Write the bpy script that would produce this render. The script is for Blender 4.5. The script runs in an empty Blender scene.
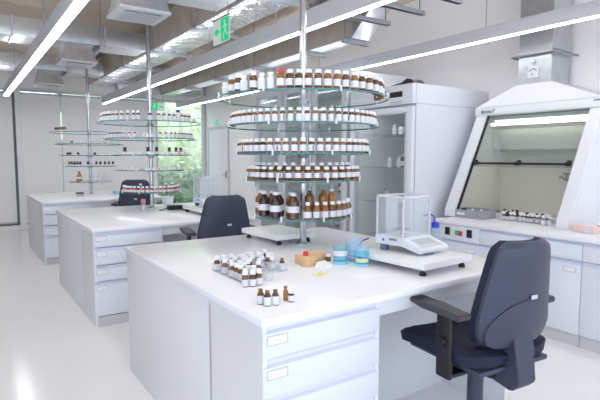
import bpy, bmesh, math, random
from mathutils import Vector, Matrix
random.seed(11)
R = math.radians
scn = bpy.context.scene
COL = scn.collection

# ------------------------------------------------------------------ materials
def new_mat(name):
    m = bpy.data.materials.new(name); m.use_nodes = True
    nt = m.node_tree
    for n in list(nt.nodes): nt.nodes.remove(n)
    out = nt.nodes.new('ShaderNodeOutputMaterial')
    return m, nt, out

def pbr(name, col, rough=.5, metal=0., spec=.5, noise=0., nscale=8., bump=0., bscale=40., coat=0., trans=0., ior=1.45):
    m, nt, out = new_mat(name)
    b = nt.nodes.new('ShaderNodeBsdfPrincipled')
    b.inputs['Base Color'].default_value = (*col, 1)
    b.inputs['Roughness'].default_value = rough
    b.inputs['Metallic'].default_value = metal
    b.inputs['Specular IOR Level'].default_value = spec
    b.inputs['Coat Weight'].default_value = coat
    b.inputs['Transmission Weight'].default_value = trans
    b.inputs['IOR'].default_value = ior
    tc = nt.nodes.new('ShaderNodeTexCoord')
    if noise > 0:
        n = nt.nodes.new('ShaderNodeTexNoise'); n.inputs['Scale'].default_value = nscale
        n.inputs['Detail'].default_value = 5
        nt.links.new(tc.outputs['Object'], n.inputs['Vector'])
        r = nt.nodes.new('ShaderNodeValToRGB')
        r.color_ramp.elements[0].color = (*[c * (1 - noise) for c in col], 1)
        r.color_ramp.elements[1].color = (*[min(1, c * (1 + noise)) for c in col], 1)
        r.color_ramp.elements[0].position = .3; r.color_ramp.elements[1].position = .7
        nt.links.new(n.outputs['Fac'], r.inputs['Fac'])
        nt.links.new(r.outputs['Color'], b.inputs['Base Color'])
    if bump > 0:
        n2 = nt.nodes.new('ShaderNodeTexNoise'); n2.inputs['Scale'].default_value = bscale
        n2.inputs['Detail'].default_value = 3
        nt.links.new(tc.outputs['Object'], n2.inputs['Vector'])
        bp = nt.nodes.new('ShaderNodeBump'); bp.inputs['Strength'].default_value = bump
        bp.inputs['Distance'].default_value = .02
        nt.links.new(n2.outputs['Fac'], bp.inputs['Height'])
        nt.links.new(bp.outputs['Normal'], b.inputs['Normal'])
    nt.links.new(b.outputs['BSDF'], out.inputs['Surface'])
    return m

def pane_mat(name, tint, refl=.08, rough=.02, haze=0., hazecol=(.8, .82, .82)):
    """thin clear pane: tinted see-through + mirror reflection (+ a little diffuse colour mixed in evenly)"""
    m, nt, out = new_mat(name)
    t = nt.nodes.new('ShaderNodeBsdfTransparent'); t.inputs['Color'].default_value = (*tint, 1)
    g = nt.nodes.new('ShaderNodeBsdfGlossy'); g.inputs['Roughness'].default_value = rough
    lw = nt.nodes.new('ShaderNodeFresnel'); lw.inputs['IOR'].default_value = 1.45
    mul = nt.nodes.new('ShaderNodeMath'); mul.operation = 'MULTIPLY_ADD'
    mul.inputs[1].default_value = .8; mul.inputs[2].default_value = refl - .03
    nt.links.new(lw.outputs['Fac'], mul.inputs[0])
    geo = nt.nodes.new('ShaderNodeNewGeometry')
    inv = nt.nodes.new('ShaderNodeMath'); inv.operation = 'SUBTRACT'; inv.inputs[0].default_value = 1
    nt.links.new(geo.outputs['Backfacing'], inv.inputs[1])
    fm = nt.nodes.new('ShaderNodeMath'); fm.operation = 'MULTIPLY'
    nt.links.new(mul.outputs[0], fm.inputs[0]); nt.links.new(inv.outputs[0], fm.inputs[1])
    mx = nt.nodes.new('ShaderNodeMixShader')
    nt.links.new(fm.outputs[0], mx.inputs['Fac'])
    nt.links.new(t.outputs[0], mx.inputs[1]); nt.links.new(g.outputs[0], mx.inputs[2])
    last = mx
    if haze > 0:
        d = nt.nodes.new('ShaderNodeBsdfDiffuse'); d.inputs['Color'].default_value = (*hazecol, 1)
        m2 = nt.nodes.new('ShaderNodeMixShader'); m2.inputs['Fac'].default_value = haze
        nt.links.new(mx.outputs[0], m2.inputs[1]); nt.links.new(d.outputs[0], m2.inputs[2]); last = m2
    nt.links.new(last.outputs[0], out.inputs['Surface'])
    return m

def emit(name, col, s):
    m, nt, out = new_mat(name)
    e = nt.nodes.new('ShaderNodeEmission'); e.inputs['Color'].default_value = (*col, 1); e.inputs['Strength'].default_value = s
    nt.links.new(e.outputs[0], out.inputs['Surface'])
    return m

def label_mat(name, paper, ink):
    """white paper with faint broken rows of print"""
    m, nt, out = new_mat(name)
    b = nt.nodes.new('ShaderNodeBsdfPrincipled'); b.inputs['Roughness'].default_value = .55
    tc = nt.nodes.new('ShaderNodeTexCoord'); sp = nt.nodes.new('ShaderNodeSeparateXYZ')
    nt.links.new(tc.outputs['Object'], sp.inputs[0])
    w = nt.nodes.new('ShaderNodeMath'); w.operation = 'MULTIPLY'; w.inputs[1].default_value = 900
    nt.links.new(sp.outputs['Z'], w.inputs[0])
    s = nt.nodes.new('ShaderNodeMath'); s.operation = 'SINE'; nt.links.new(w.outputs[0], s.inputs[0])
    n = nt.nodes.new('ShaderNodeTexNoise'); n.inputs['Scale'].default_value = 260
    nt.links.new(tc.outputs['Object'], n.inputs['Vector'])
    a = nt.nodes.new('ShaderNodeMath'); a.operation = 'MULTIPLY'
    nt.links.new(s.outputs[0], a.inputs[0]); nt.links.new(n.outputs['Fac'], a.inputs[1])
    g = nt.nodes.new('ShaderNodeMath'); g.operation = 'GREATER_THAN'; g.inputs[1].default_value = .42
    nt.links.new(a.outputs[0], g.inputs[0])
    mx = nt.nodes.new('ShaderNodeMix'); mx.data_type = 'RGBA'
    mx.inputs[6].default_value = (*paper, 1); mx.inputs[7].default_value = (*ink, 1)
    nt.links.new(g.outputs[0], mx.inputs[0])
    nt.links.new(mx.outputs[2], b.inputs['Base Color'])
    nt.links.new(b.outputs[0], out.inputs['Surface'])
    return m

M = dict(
    floor=pbr('white_epoxy_floor', (.90, .89, .89), .16, noise=.015, nscale=1.5, spec=.4),
    wall=pbr('painted_wall', (.87, .86, .86), .8, noise=.012, nscale=3),
    blind=pbr('blind_fabric', (.86, .845, .845), .9, noise=.02, nscale=2),
    ceil=pbr('bare_concrete', (.60, .51, .435), .85, noise=.06, nscale=4, bump=.1, bscale=20),
    lam=pbr('white_laminate', (.78, .79, .82), .38, noise=.008, nscale=3),
    front=pbr('drawer_front', (.75, .78, .85), .33),
    alu=pbr('lavender_aluminium', (.70, .73, .88), .35, metal=.2),
    plinth=pbr('grey_plinth', (.60, .60, .62), .5),
    top=pbr('solid_worktop', (.86, .865, .90), .22, spec=.45),
    navy=pbr('navy_fabric', (.012, .016, .042), .75, noise=.15, nscale=200, bump=.15, bscale=500),
    shell=pbr('charcoal_plastic', (.045, .052, .088), .42, bump=.05, bscale=600),
    black=pbr('black_plastic', (.012, .012, .015), .45),
    arm=pbr('armrest_rubber', (.06, .06, .068), .55),
    chrome=pbr('polished_steel', (.52, .53, .56), .22, metal=1),
    galv=pbr('galvanised_sheet', (.57, .59, .62), .34, metal=.85, noise=.07, nscale=14, bump=.12, bscale=9),
    foil=pbr('crinkled_foil', (.80, .80, .81), .24, metal=.9, bump=1., bscale=7),
    tan=pbr('foil_beige_reflection', (.52, .47, .42), .45, metal=.35, noise=.12, nscale=5, bump=.5, bscale=8),  # beige reflected light put into the colour of the duct sides
    strut=pbr('steel_channel', (.52, .54, .58), .4, metal=.7),
    rod=pbr('threaded_rod', (.33, .34, .36), .5, metal=.6),
    lamp=pbr('lamp_housing', (.64, .65, .68), .5),
    hoodlamp=emit('hood_lamp', (1, 1, .97), 4),
    cabfill=emit('cabinet_fill_glow', (.97, 1, 1), 6),  # added glow that brightens the refrigerator and cabinet insides
    upfill=emit('added_upfill', (.95, .98, 1), 11),  # added upward glow that brightens the ceiling
    lampg=emit('lamp_diffuser', (.965, .985, 1), 17),
    amber=pbr('amber_glass', (.15, .062, .010), .08, coat=.3, spec=.6),
    amberl=pbr('light_amber_glass', (.42, .17, .03), .08, coat=.3, spec=.6),
    darkb=pbr('dark_liquid_bottle', (.035, .014, .014), .08, coat=.4),
    cap=pbr('white_cap', (.86, .87, .89), .4),
    capred=pbr('red_cap', (.75, .03, .06), .4),
    capblue=pbr('blue_cap', (.02, .05, .62), .35),
    capblack=pbr('black_cap', (.015, .014, .014), .4),
    paper=label_mat('printed_label', (.76, .765, .82), (.62, .63, .70)),
    ink=pbr('black_ink', (.015, .015, .02), .6),
    redink=pbr('red_print', (.70, .06, .05), .6),
    grey=pbr('grey_tray_plastic', (.33, .345, .38), .45),
    wood=pbr('beech_block', (.76, .50, .27), .5, noise=.08, nscale=30),
    yellow=pbr('yellow_paper', (.82, .76, .30), .7),
    tissue=pbr('white_tissue', (.86, .87, .90), .8),
    pink=pbr('pink_card', (.84, .62, .58), .6),
    rose=pbr('rose_cap', (.72, .20, .30), .45),
    lime=pbr('pale_lime_paper', (.74, .80, .55), .7),
    marble=pbr('white_stone_slab', (.82, .825, .84), .3, noise=.015, nscale=9),
    body=pbr('balance_body', (.72, .75, .81), .35),
    lcd=pbr('pale_lcd', (.45, .52, .55), .2),
    navyfoot=pbr('blue_grey_foot', (.10, .15, .26), .4),
    green=pbr('exit_green', (.0, .48, .20), .4),
    greenglow=emit('exit_green_lit', (.02, .62, .25), .9),
    whiteglow=emit('exit_white_lit', (.9, 1, .95), .5),
    door=pbr('door_leaf', (.76, .755, .765), .55),
    frame=pbr('grey_frame', (.54, .55, .57), .5),
    postm=pbr('white_post', (.82, .82, .83), .5),
    dark=pbr('dark_gap', (.16, .165, .18), .7),
    hood=pbr('hood_white', (.78, .79, .82), .4),
    hoodin=pbr('hood_lining', (.66, .64, .56), .5),
    bluish=pbr('duct_bluish_light', (.45, .53, .66), .4, metal=.5),  # blue tone is the light on the duct, put into its colour
    fridge=pbr('fridge_white', (.73, .745, .80), .42),
    fridgein=pbr('fridge_inside', (.80, .81, .81), .5),
    cream=pbr('cream_box', (.72, .62, .55), .6),
    red=pbr('red_bottle', (.62, .02, .04), .35),
    glass=pane_mat('clear_pane', (.955, .975, .97), .07),
    sash=pane_mat('sash_pane', (.82, .87, .855), .10, haze=.07),
    fglass=pane_mat('fridge_pane', (.95, .97, .97), .08, haze=.06),
    shelf=pane_mat('glass_shelf', (.965, .985, .98), .05),
    rim=pbr('green_glass_edge', (.06, .21, .215), .12, spec=.6),
    acryl=pane_mat('clear_acrylic', (.965, .975, .985), .08, haze=.09, hazecol=(.93, .94, .97)),
    bglass=pane_mat('blue_glass', (.74, .94, .98), .07, haze=.06, hazecol=(.45, .84, .95)),
    bbase=pbr('thick_blue_glass', (.30, .72, .88), .1, coat=.4),
    bclear=pane_mat('pale_blue_plastic', (.82, .90, .97), .06, haze=.25, hazecol=(.74, .85, .97)),
    leafl=pbr('lime_leaf', (.74, .80, .58), .7, noise=.15, nscale=3),
    leafd=pbr('dull_leaf', (.27, .34, .25), .7, noise=.35, nscale=3),
    soil=pbr('lawn', (.22, .33, .13), .9, noise=.2, nscale=5),
)

[n for n in M['foil'].node_tree.nodes if n.type == 'BUMP'][0].inputs['Distance'].default_value = .07
# amber glass differs from bottle to bottle (fuller or emptier)
nt = M['amber'].node_tree
oi = nt.nodes.new('ShaderNodeObjectInfo'); rp = nt.nodes.new('ShaderNodeValToRGB')
rp.color_ramp.elements[0].color = (.045, .016, .006, 1); rp.color_ramp.elements[1].color = (.27, .115, .018, 1)
nt.links.new(oi.outputs['Random'], rp.inputs['Fac'])
nt.links.new(rp.outputs['Color'], [n for n in nt.nodes if n.type == 'BSDF_PRINCIPLED'][0].inputs['Base Color'])

# ------------------------------------------------------------------ mesh builder
class MB:
    def __init__(s): s.bm = bmesh.new(); s.mi = 0
    def _take(s, before):
        for f in s.bm.faces:
            if f.index == -1 or f not in before: pass
    def _tag(s, faces):
        for f in faces: f.material_index = s.mi
    def box(s, c, d, bev=0, rot=None, seg=2):
        r = bmesh.ops.create_cube(s.bm, size=1)
        vs = r['verts']
        bmesh.ops.scale(s.bm, vec=d, verts=vs)
        fs = list({f for v in vs for f in v.link_faces})
        if bev > 0:
            es = list({e for v in vs for e in v.link_edges})
            bv = bmesh.ops.bevel(s.bm, geom=es, offset=bev, segments=seg, affect='EDGES', profile=.5)
            vs = list({v for f in bv['faces'] for v in f.verts} | {v for v in vs if v.is_valid})
            fs = list({f for v in vs for f in v.link_faces})
        if rot is not None: bmesh.ops.rotate(s.bm, cent=(0, 0, 0), matrix=rot, verts=vs)
        bmesh.ops.translate(s.bm, vec=c, verts=vs)
        s._tag(fs); return vs
    def b2(s, lo, hi, bev=0):
        return s.box([(a + b) / 2 for a, b in zip(lo, hi)], [abs(b - a) for a, b in zip(lo, hi)], bev)
    def cyl(s, p0, p1, r, r2=None, seg=16, caps=True):
        p0, p1 = Vector(p0), Vector(p1); d = p1 - p0
        r2 = r if r2 is None else r2
        g = bmesh.ops.create_cone(s.bm, cap_ends=caps, segments=seg, radius1=r, radius2=r2, depth=d.length)
        q = d.to_track_quat('Z', 'Y').to_matrix()
        bmesh.ops.rotate(s.bm, cent=(0, 0, 0), matrix=q, verts=g['verts'])
        bmesh.ops.translate(s.bm, vec=(p0 + p1) / 2, verts=g['verts'])
        s._tag({f for v in g['verts'] for f in v.link_faces}); return g['verts']
    def tube(s, pts, r, seg=8):
        for a, b in zip(pts, pts[1:]): s.cyl(a, b, r, seg=seg)
    def lathe(s, prof, seg=16, c=(0, 0, 0), a0=0, a1=360, close=True):
        full = abs(a1 - a0) >= 360
        n = seg if full else seg + 1
        rings = []
        for (r, z) in prof:
            if r < 1e-6: rings.append([s.bm.verts.new((c[0], c[1], c[2] + z))] * n); continue
            rings.append([s.bm.verts.new((c[0] + r * math.cos(R(a0 + (a1 - a0) * i / seg)), c[1] + r * math.sin(R(a0 + (a1 - a0) * i / seg)), c[2] + z)) for i in range(n)])
        for A, B in zip(rings, rings[1:]):
            for i in range(n if full else n - 1):
                j = (i + 1) % n
                q = []
                for v in (A[i], A[j], B[j], B[i]):
                    if v not in q: q.append(v)
                if len(q) > 2:
                    f = s.bm.faces.new(q); f.material_index = s.mi
    def prism(s, pts, vec):
        vec = Vector(vec)
        a = [s.bm.verts.new(p) for p in pts]; b = [s.bm.verts.new(Vector(p) + vec) for p in pts]
        n = len(pts); fs = [s.bm.faces.new(a[::-1]), s.bm.faces.new(b)]
        for i in range(n): fs.append(s.bm.faces.new((a[i], a[(i + 1) % n], b[(i + 1) % n], b[i])))
        s._tag(fs)
    def hexa(s, lo4, hi4):
        a = [s.bm.verts.new(p) for p in lo4]; b = [s.bm.verts.new(p) for p in hi4]
        fs = [s.bm.faces.new(a[::-1]), s.bm.faces.new(b)]
        for i in range(4): fs.append(s.bm.faces.new((a[i], a[(i + 1) % 4], b[(i + 1) % 4], b[i])))
        s._tag(fs)
    def quad(s, pts):
        f = s.bm.faces.new([s.bm.verts.new(p) for p in pts]); f.material_index = s.mi
    def build(s, name, mats, parent=None, loc=None, rz=0, smooth=35):
        bmesh.ops.recalc_face_normals(s.bm, faces=s.bm.faces)
        me = bpy.data.meshes.new(name); s.bm.to_mesh(me); s.bm.free()
        if not isinstance(mats, (list, tuple)): mats = [mats]
        for m in mats: me.materials.append(M[m])
        if smooth:
            for p in me.polygons: p.use_smooth = True
            me.set_sharp_from_angle(angle=R(smooth))
        o = bpy.data.objects.new(name, me); COL.objects.link(o)
        if parent is not None: o.parent = parent
        if loc is not None: o.location = loc
        o.rotation_euler.z = rz
        return o

def tag(o, label=None, cat=None, group=None, kind=None):
    if label: o['label'] = label
    if cat: o['category'] = cat
    if group: o['group'] = group
    if kind: o['kind'] = kind
    return o
def thing(name, label, cat, loc=(0, 0, 0), rz=0, group=None):
    o = bpy.data.objects.new(name, None); COL.objects.link(o)
    o.location = loc; o.rotation_euler.z = rz; o.empty_display_size = .05
    return tag(o, label, cat, group)
def struct(o, label=None, cat=None): return tag(o, label, cat, None, 'structure')
KIDS = {}
def kids(o): return [c for c in bpy.data.objects if c.parent == o]
def copy_tree(o, label=None, parent=None):
    c = o.copy(); COL.objects.link(c)
    if parent is not None: c.parent = parent
    if label: c['label'] = label
    if o not in KIDS: KIDS[o] = kids(o)
    for ch in KIDS[o]: copy_tree(ch, None, c)
    return c
ORD = ['', 'first', 'second', 'third', 'fourth', 'fifth', 'sixth', 'seventh', 'eighth', 'ninth', 'tenth', '11th', '12th', '13th', '14th', '15th', '16th', '17th', '18th', '19th', '20th', '21st', '22nd', '23rd', '24th', '25th', '26th', '27th', '28th', '29th', '30th', '31st', '32nd', '33rd', '34th', '35th', '36th', '37th', '38th', '39th', '40th']
def nth(i): return ORD[i]

ZD = .765
# ------------------------------------------------------------------ room shell
XW, YF, ZC = 4.45, 10.1, 3.1
m = MB(); m.b2((-4, -3, -.1), (XW + .1, YF + .1, 0)); struct(m.build('floor', 'floor'), 'glossy white seamless floor', 'floor')
m = MB(); m.b2((-4, -3, ZC), (XW + .1, YF + .1, ZC + .15)); struct(m.build('ceiling', 'ceil'), 'bare beige concrete ceiling behind the ducts', 'ceiling')
m = MB(); m.b2((XW, -3, 0), (XW + .12, YF + .1, ZC)); struct(m.build('wall_right', 'wall'), 'white wall on the right behind fridge and hood', 'wall')
m = MB()
m.b2((-4, YF, 2.47), (XW, YF + .12, ZC)); m.b2((-4, YF, 0), (3.37, YF + .12, .10)); m.b2((3.37, YF, 0), (4.42, YF + .12, .10))
m.b2((3.25, YF, .10), (3.37, YF + .12, 2.47)); m.b2((4.42, YF, .10), (XW, YF + .12, 2.47))
struct(m.build('wall_far', 'wall'), 'far white wall with the windows', 'wall')
m = MB(); m.b2((-3.6, 1.2, 0), (-3.48, YF, ZC)); struct(m.build('wall_left', 'wall'), 'white wall added on the left, out of frame, to dim side light', 'wall')  # unseen wall, added to hold back light from the left opening
# blinds and posts on the far wall
struct_post = MB(); struct_post.b2((.872, YF - .09, 0), (.96, YF, ZC), .004)
struct(struct_post.build('trim_1', 'postm'), 'white vertical post between far roller blinds', 'post')
m = MB(); m.b2((-4, YF - .03, 2.45), (3.4, YF, 2.48)); struct(m.build('trim_2', 'strut'), 'thin head rail above the far blinds', 'rail')
m = MB(); m.b2((-4, YF - .06, .0), (.872, YF, .09), .004); struct(m.build('baseboard_far', 'wall'), 'white sill under the far left blind', 'sill')
m = MB(); m.b2((-4, YF + .06, .1), (3.25, YF + .1, 2.47))
struct(m.build('window_1', 'glass'), 'far window behind the drawn blinds', 'window')
m = MB(); m.b2((.835, YF - .005, .1), (.872, YF + .05, 2.45)); m.b2((-4, YF - .02, .09), (.872, YF + .05, .135))
struct(m.build('trim_3', 'dark'), 'dark gap beside and under the far left blind', 'gap')
def blind(x0, x1, z0, label):
    t = thing('roller_blind', label, 'blind', ((x0 + x1) / 2, YF - .012, 0), 0, 'roller blinds on the far wall')
    w = x1 - x0
    a = MB(); a.b2((-w / 2, -.003, z0 + .02), (w / 2, .003, 2.40)); a.build('fabric', 'blind', t)
    a = MB(); a.cyl((-w / 2, .012, 2.415), (w / 2, .012, 2.415), .022); a.build('roller_tube', 'strut', t)
    a = MB(); a.box((0, 0, z0 + .012), (w, .02, .028), .004); a.build('bottom_bar', 'frame', t)
blind(-3.9, .83, .13, 'drawn pale grey roller blind left of the white post at the far wall')
blind(.965, 1.597, .1, 'narrow drawn grey roller blind just right of the white post')
blind(1.617, 3.24, .1, 'wide drawn grey roller blind behind the two farther shelf towers')
m = MB()
for (lo, hi) in (((3.37, .1), (3.40, 2.47)), ((4.39, .1), (4.42, 2.47)), ((3.40, .1), (4.39, .14)), ((3.40, 2.43), (4.39, 2.47))):
    m.b2((lo[0], YF + .0, lo[1]), (hi[0], YF + .08, hi[1]))
wf = struct(m.build('window_2', 'frame'), 'uncovered far window with green foliage outside', 'window')
m = MB(); m.b2((3.40, YF + .04, .14), (4.39, YF + .05, 2.43)); m.build('pane', 'glass', wf)
m = MB(); m.b2((1.57, YF + .02, .1), (1.645, YF + .05, 1.62)); m.b2((1.57, YF + .02, 2.12), (1.645, YF + .05, 2.47)); struct(m.build('trim_7', 'frame'), 'grey mullion behind the slit between far blinds', 'mullion')
# grey column at the far corner
m = MB(); m.b2((4.40, YF - .05, 0), (XW, YF, ZC)); struct(m.build('trim_4', 'frame'), 'grey corner trim beside the far window', 'trim')
# door in right wall
y0, y1, zt = 9.00, 9.88, 1.86
m = MB(); m.b2((XW - .025, y0 - .05, 0), (XW, y0, zt + .06)); m.b2((XW - .025, y1, 0), (XW, y1 + .05, zt + .06)); m.b2((XW - .025, y0, zt), (XW, y1, zt + .06))
struct(m.build('trim_5', 'frame'), 'grey frame around the far door', 'door frame')
m = MB(); m.b2((XW - .016, y0, .005), (XW, y1, zt))
d = struct(m.build('door_1', 'door'), 'pale grey door in the right wall at the far end', 'door')
m = MB(); m.box((XW - .03, y0 + .06, .95), (.02, .03, .14), .004); m.cyl((XW - .05, y0 + .05, .95), (XW - .05, y0 + .17, .95), .009); m.cyl((XW - .05, y0 + .06, .95), (XW - .02, y0 + .06, .95), .009)
m.build('door_handle', 'rod', d)
# outdoors
m = MB(); m.b2((-6, YF + .3, -.12), (14, 24, -.02)); struct(m.build('ground', 'soil'), 'lawn outside the far window', 'ground')
def hedge(name, label, cat, x0, x1, y0, y1, h, n, mat, ls):
    a = MB()
    for i in range(9):
        x = x0 + (x1 - x0) * (i + .5) / 9
        g = bmesh.ops.create_icosphere(a.bm, subdivisions=2, radius=1)
        bmesh.ops.scale(a.bm, vec=((x1 - x0) / 9 * .8, (y1 - y0) / 2.4, h * .5), verts=g['verts'])
        bmesh.ops.translate(a.bm, vec=(x, (y0 + y1) / 2, h * .47), verts=g['verts'])
    for i in range(n):
        x = random.uniform(x0, x1); z = random.uniform(.02, 1) ** .8 * h * random.uniform(.85, 1.05)
        y = random.uniform(y0, (y0 + y1) / 2)
        c = Vector((x, y, z)); u = Vector((random.gauss(0, 1), random.gauss(0, 1), random.gauss(0, 1))).normalized()
        v = u.cross(Vector((random.gauss(0, 1), random.gauss(0, 1), random.gauss(0, 1)))).normalized()
        s_ = ls * random.uniform(.6, 1.3)
        a.quad([c + u * s_, c + v * s_ * .45, c - u * s_, c - v * s_ * .45])
    o = a.build(name, mat, smooth=0); tag(o, label, cat, None, 'stuff')
hedge('tree_foliage', 'bright lime green foliage seen through the uncovered far window', 'foliage', 2.5, 9.5, 14.2, 16.5, 5.0, 5000, 'leafl', .11)
hedge('shrub_foliage', 'darker green shrubs low outside the uncovered far window', 'shrubs', 2.8, 8.5, 12.2, 13.6, .95, 2600, 'leafd', .07)

# ------------------------------------------------------------------ writing
def text(name, s, size, mat, parent, loc, rot, ext=.0006, align='CENTER', shear=0):
    cu = bpy.data.curves.new(name, 'FONT'); cu.body = s; cu.size = size; cu.extrude = ext
    cu.align_x = align; cu.align_y = 'CENTER'; cu.shear = shear; cu.offset = size * .012
    tmp = bpy.data.objects.new(name + '_src', cu); COL.objects.link(tmp)
    dg = bpy.context.evaluated_depsgraph_get()
    me = bpy.data.meshes.new_from_object(tmp.evaluated_get(dg))
    bpy.data.objects.remove(tmp); bpy.data.curves.remove(cu)
    me.materials.clear(); me.materials.append(M[mat]); me.name = name
    o = bpy.data.objects.new(name, me); COL.objects.link(o); o.parent = parent
    o.location = loc; o.rotation_euler = rot
    return o

# ------------------------------------------------------------------ benches
def drawer(parent, x0, x1, zt, zb, y, first=False):
    """front facing -Y, origin at the bench: finger grip channel above a flat face"""
    a = MB(); a.b2((x0, y, zb + .004), (x1, y + .022, zt - .026), .0025)
    a.b2((x0 + .004, y + .03, zb + .004), (x1 - .004, y + .40, zt - .04))
    d = a.build('drawer', 'front', parent)
    a = MB()
    a.prism([(x0, y + .0015, zt - .026), (x0, y + .021, zt - .026), (x0, y + .021, zt - .003), (x0, y + .014, zt - .003), (x0, y + .012, zt - .018)], (x1 - x0, 0, 0))
    a.build('finger_grip', 'alu', d)
    lx = x0 + .012; lz = zt - .044
    a = MB(); a.b2((lx, y - .002, lz - .026), (lx + .086, y, lz + .010)); 
    lh = a.build('label_holder', 'plinth', d)
    a = MB(); a.b2((lx + .006, y - .003, lz - .021), (lx + .080, y - .0015, lz + .005))
    a.mi = 1; a.b2((lx + .028, y - .0034, lz - .011), (lx + .058, y - .0028, lz - .0085))
    a.build('name_card', ['tissue', 'plinth'], d)

def bench(y0, which, seam=.45, xa=.80, xb=2.30, depth=1.655):
    y1 = y0 + depth
    g = 'white lab benches in a row'
    a = MB(); a.b2((xa, y0, ZD - .03), (xb, y1, ZD), .008)
    tag(a.build('worktop', 'top'), 'white worktop of the %s bench' % which, 'worktop', 'bench worktops')
    xs = 1.345
    t = thing('drawer_cabinet', 'white four-drawer cabinet under the left front of the %s bench' % which, 'cabinet', (0, 0, 0), 0, 'drawer cabinets under the benches')
    yc = y0 + .018
    a = MB()
    a.b2((xa + .012, yc + .004, 0), (xa + .030, y0 + seam, ZD - .032)); a.b2((xs - .018, yc + .004, 0), (xs, y0 + seam, ZD - .032))
    a.b2((xa + .012, y0 + seam - .018, .0), (xs, y0 + seam, ZD - .032)); a.b2((xa + .030, yc + .03, .075), (xs - .018, y0 + seam, .09))
    a.b2((xa + .03, yc + .028, ZD - .05), (xs - .018, y0 + seam - .02, ZD - .032))
    a.build('carcass', 'lam', t)
    for zt, zb in ((.733, .613), (.613, .477), (.477, .352), (.352, .082)): drawer(t, xa + .014, xs - .001, zt, zb, yc)
    a = MB(); a.b2((xa + .02, yc + .008, 0), (xs - .005, yc + .022, .078)); a.build('plinth', 'plinth', t)
    t = thing('bench_base', 'white panel base carrying the %s bench worktop' % which, 'bench base', (0, 0, 0), 0, 'bench bases')
    a = MB(); a.b2((xa + .012, y0 + seam + .004, 0), (xa + .034, y1 - .015, ZD - .031), .001); a.build('end_panel', 'lam', t)
    a = MB(); a.b2((xb - .034, y0 + .055, 0), (xb - .014, y1 - .015, ZD - .031), .001); a.build('end_panel', 'lam', t)
    a = MB(); a.b2((xs + .003, y0 + seam + .0, 0), (xb - .035, y0 + seam + .02, ZD - .031)); a.build('back_panel', 'lam', t)
    a = MB(); a.b2((xs + .003, y0 + .045, ZD - .10), (xb - .035, y0 + .063, ZD - .031), .001); a.build('apron', 'lam', t)
    a = MB(); a.b2((xa + .036, y1 - .05, 0), (xb - .036, y1 - .03, ZD - .031)); a.build('rear_panel', 'lam', t)
bench(1.385, 'nearest')
bench(3.91, 'middle')
bench(6.58, 'farthest')

# ------------------------------------------------------------------ right counter with cabinets
XC = 3.417
m = MB(); m.b2((XC, .75, ZD - .035), (XW - .002, 2.90, ZD), .006)
tag(m.build('counter_top', 'top'), 'long white counter top along the right wall under the hood', 'counter')
bounds = [2.855, 2.449, 2.047, 1.648, 1.249, .85]
wh = ['farthest', 'second', 'third', 'fourth', 'nearest']
for k, (yb, ya) in enumerate(zip(bounds, bounds[1:])):
    lab = ('white control cabinet with black sockets under the far end of the right counter' if k == 0 else
           'white cabinet under the right counter, %s along from the one with the black sockets' % nth(k))
    t = thing('base_cabinet', lab, 'cabinet', (0, 0, 0), 0, 'cabinets under the right counter')
    a = MB()
    a.b2((XC + .035, ya + .002, 0.0), (XW - .005, ya + .018, ZD - .037)); a.b2((XC + .035, yb - .018, 0), (XW - .005, yb - .002, ZD - .037))
    a.b2((XC + .06, ya + .018, .085), (XW - .02, yb - .018, .10)); a.b2((XW - .03, ya + .018, .1), (XW - .01, yb - .018, ZD - .04)); a.b2((XC + .06, ya + .018, .588), (XW - .03, yb - .018, .60))
    a.build('carcass', 'lam', t)
    a = MB(); a.b2((XC + .03, ya + .002, 0), (XC + .045, yb - .002, .085)); a.build('plinth', 'plinth', t)
    def grip(parent, z):
        b = MB(); b.prism([(XC + .0145, ya + .002, z - .026), (XC + .033, ya + .002, z - .026), (XC + .033, ya + .002, z - .002), (XC + .028, ya + .002, z - .002), (XC + .026, ya + .002, z - .016)], (0, yb - ya - .004, 0)); b.build('finger_grip', 'alu', parent)
    if k == 0:
        a = MB(); a.b2((XC + .012, ya + .002, .600), (XC + .034, yb - .002, .727), .002); p = a.build('control_panel', 'front', t)
        for (yy, nm, ms) in ((2.765, 'socket', 'black'), (2.545, 'socket', 'black')):
            b = MB(); b.box((XC + .009, yy, .672), (.010, .048, .066), .003); b.build(nm, ms, p)['label'] = 'black power socket'
        b = MB(); b.box((XC + .009, 2.667, .667), (.010, .036, .040), .003); b.build('rocker_switch', 'green', p)['label'] = 'green rocker switch'
        b = MB(); b.box((XC + .009, 2.632, .665), (.010, .034, .040), .003); b.build('rocker_switch', 'red', p)['label'] = 'red rocker switch'
    else:
        a = MB(); a.b2((XC + .012, ya + .002, .600), (XC + .034, yb - .002, .704), .002); a.b2((XC + .05, ya + .03, .60), (XC + .5, yb - .03, .68)); p = a.build('drawer', 'front', t); grip(p, .728)
    a = MB(); a.b2((XC + .012, ya + .002, .09), (XC + .034, yb - .002, .57), .002); p = a.build('cabinet_door', 'front', t); grip(p, .596)
    b = MB(); b.b2((XC + .010, ya + .035, .515), (XC + .012, ya + .125, .550)); b.build('label_holder', 'plinth', p)
    b = MB(); b.b2((XC + .009, ya + .041, .520), (XC + .0105, ya + .119, .545)); b.build('name_card', 'tissue', p)

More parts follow.
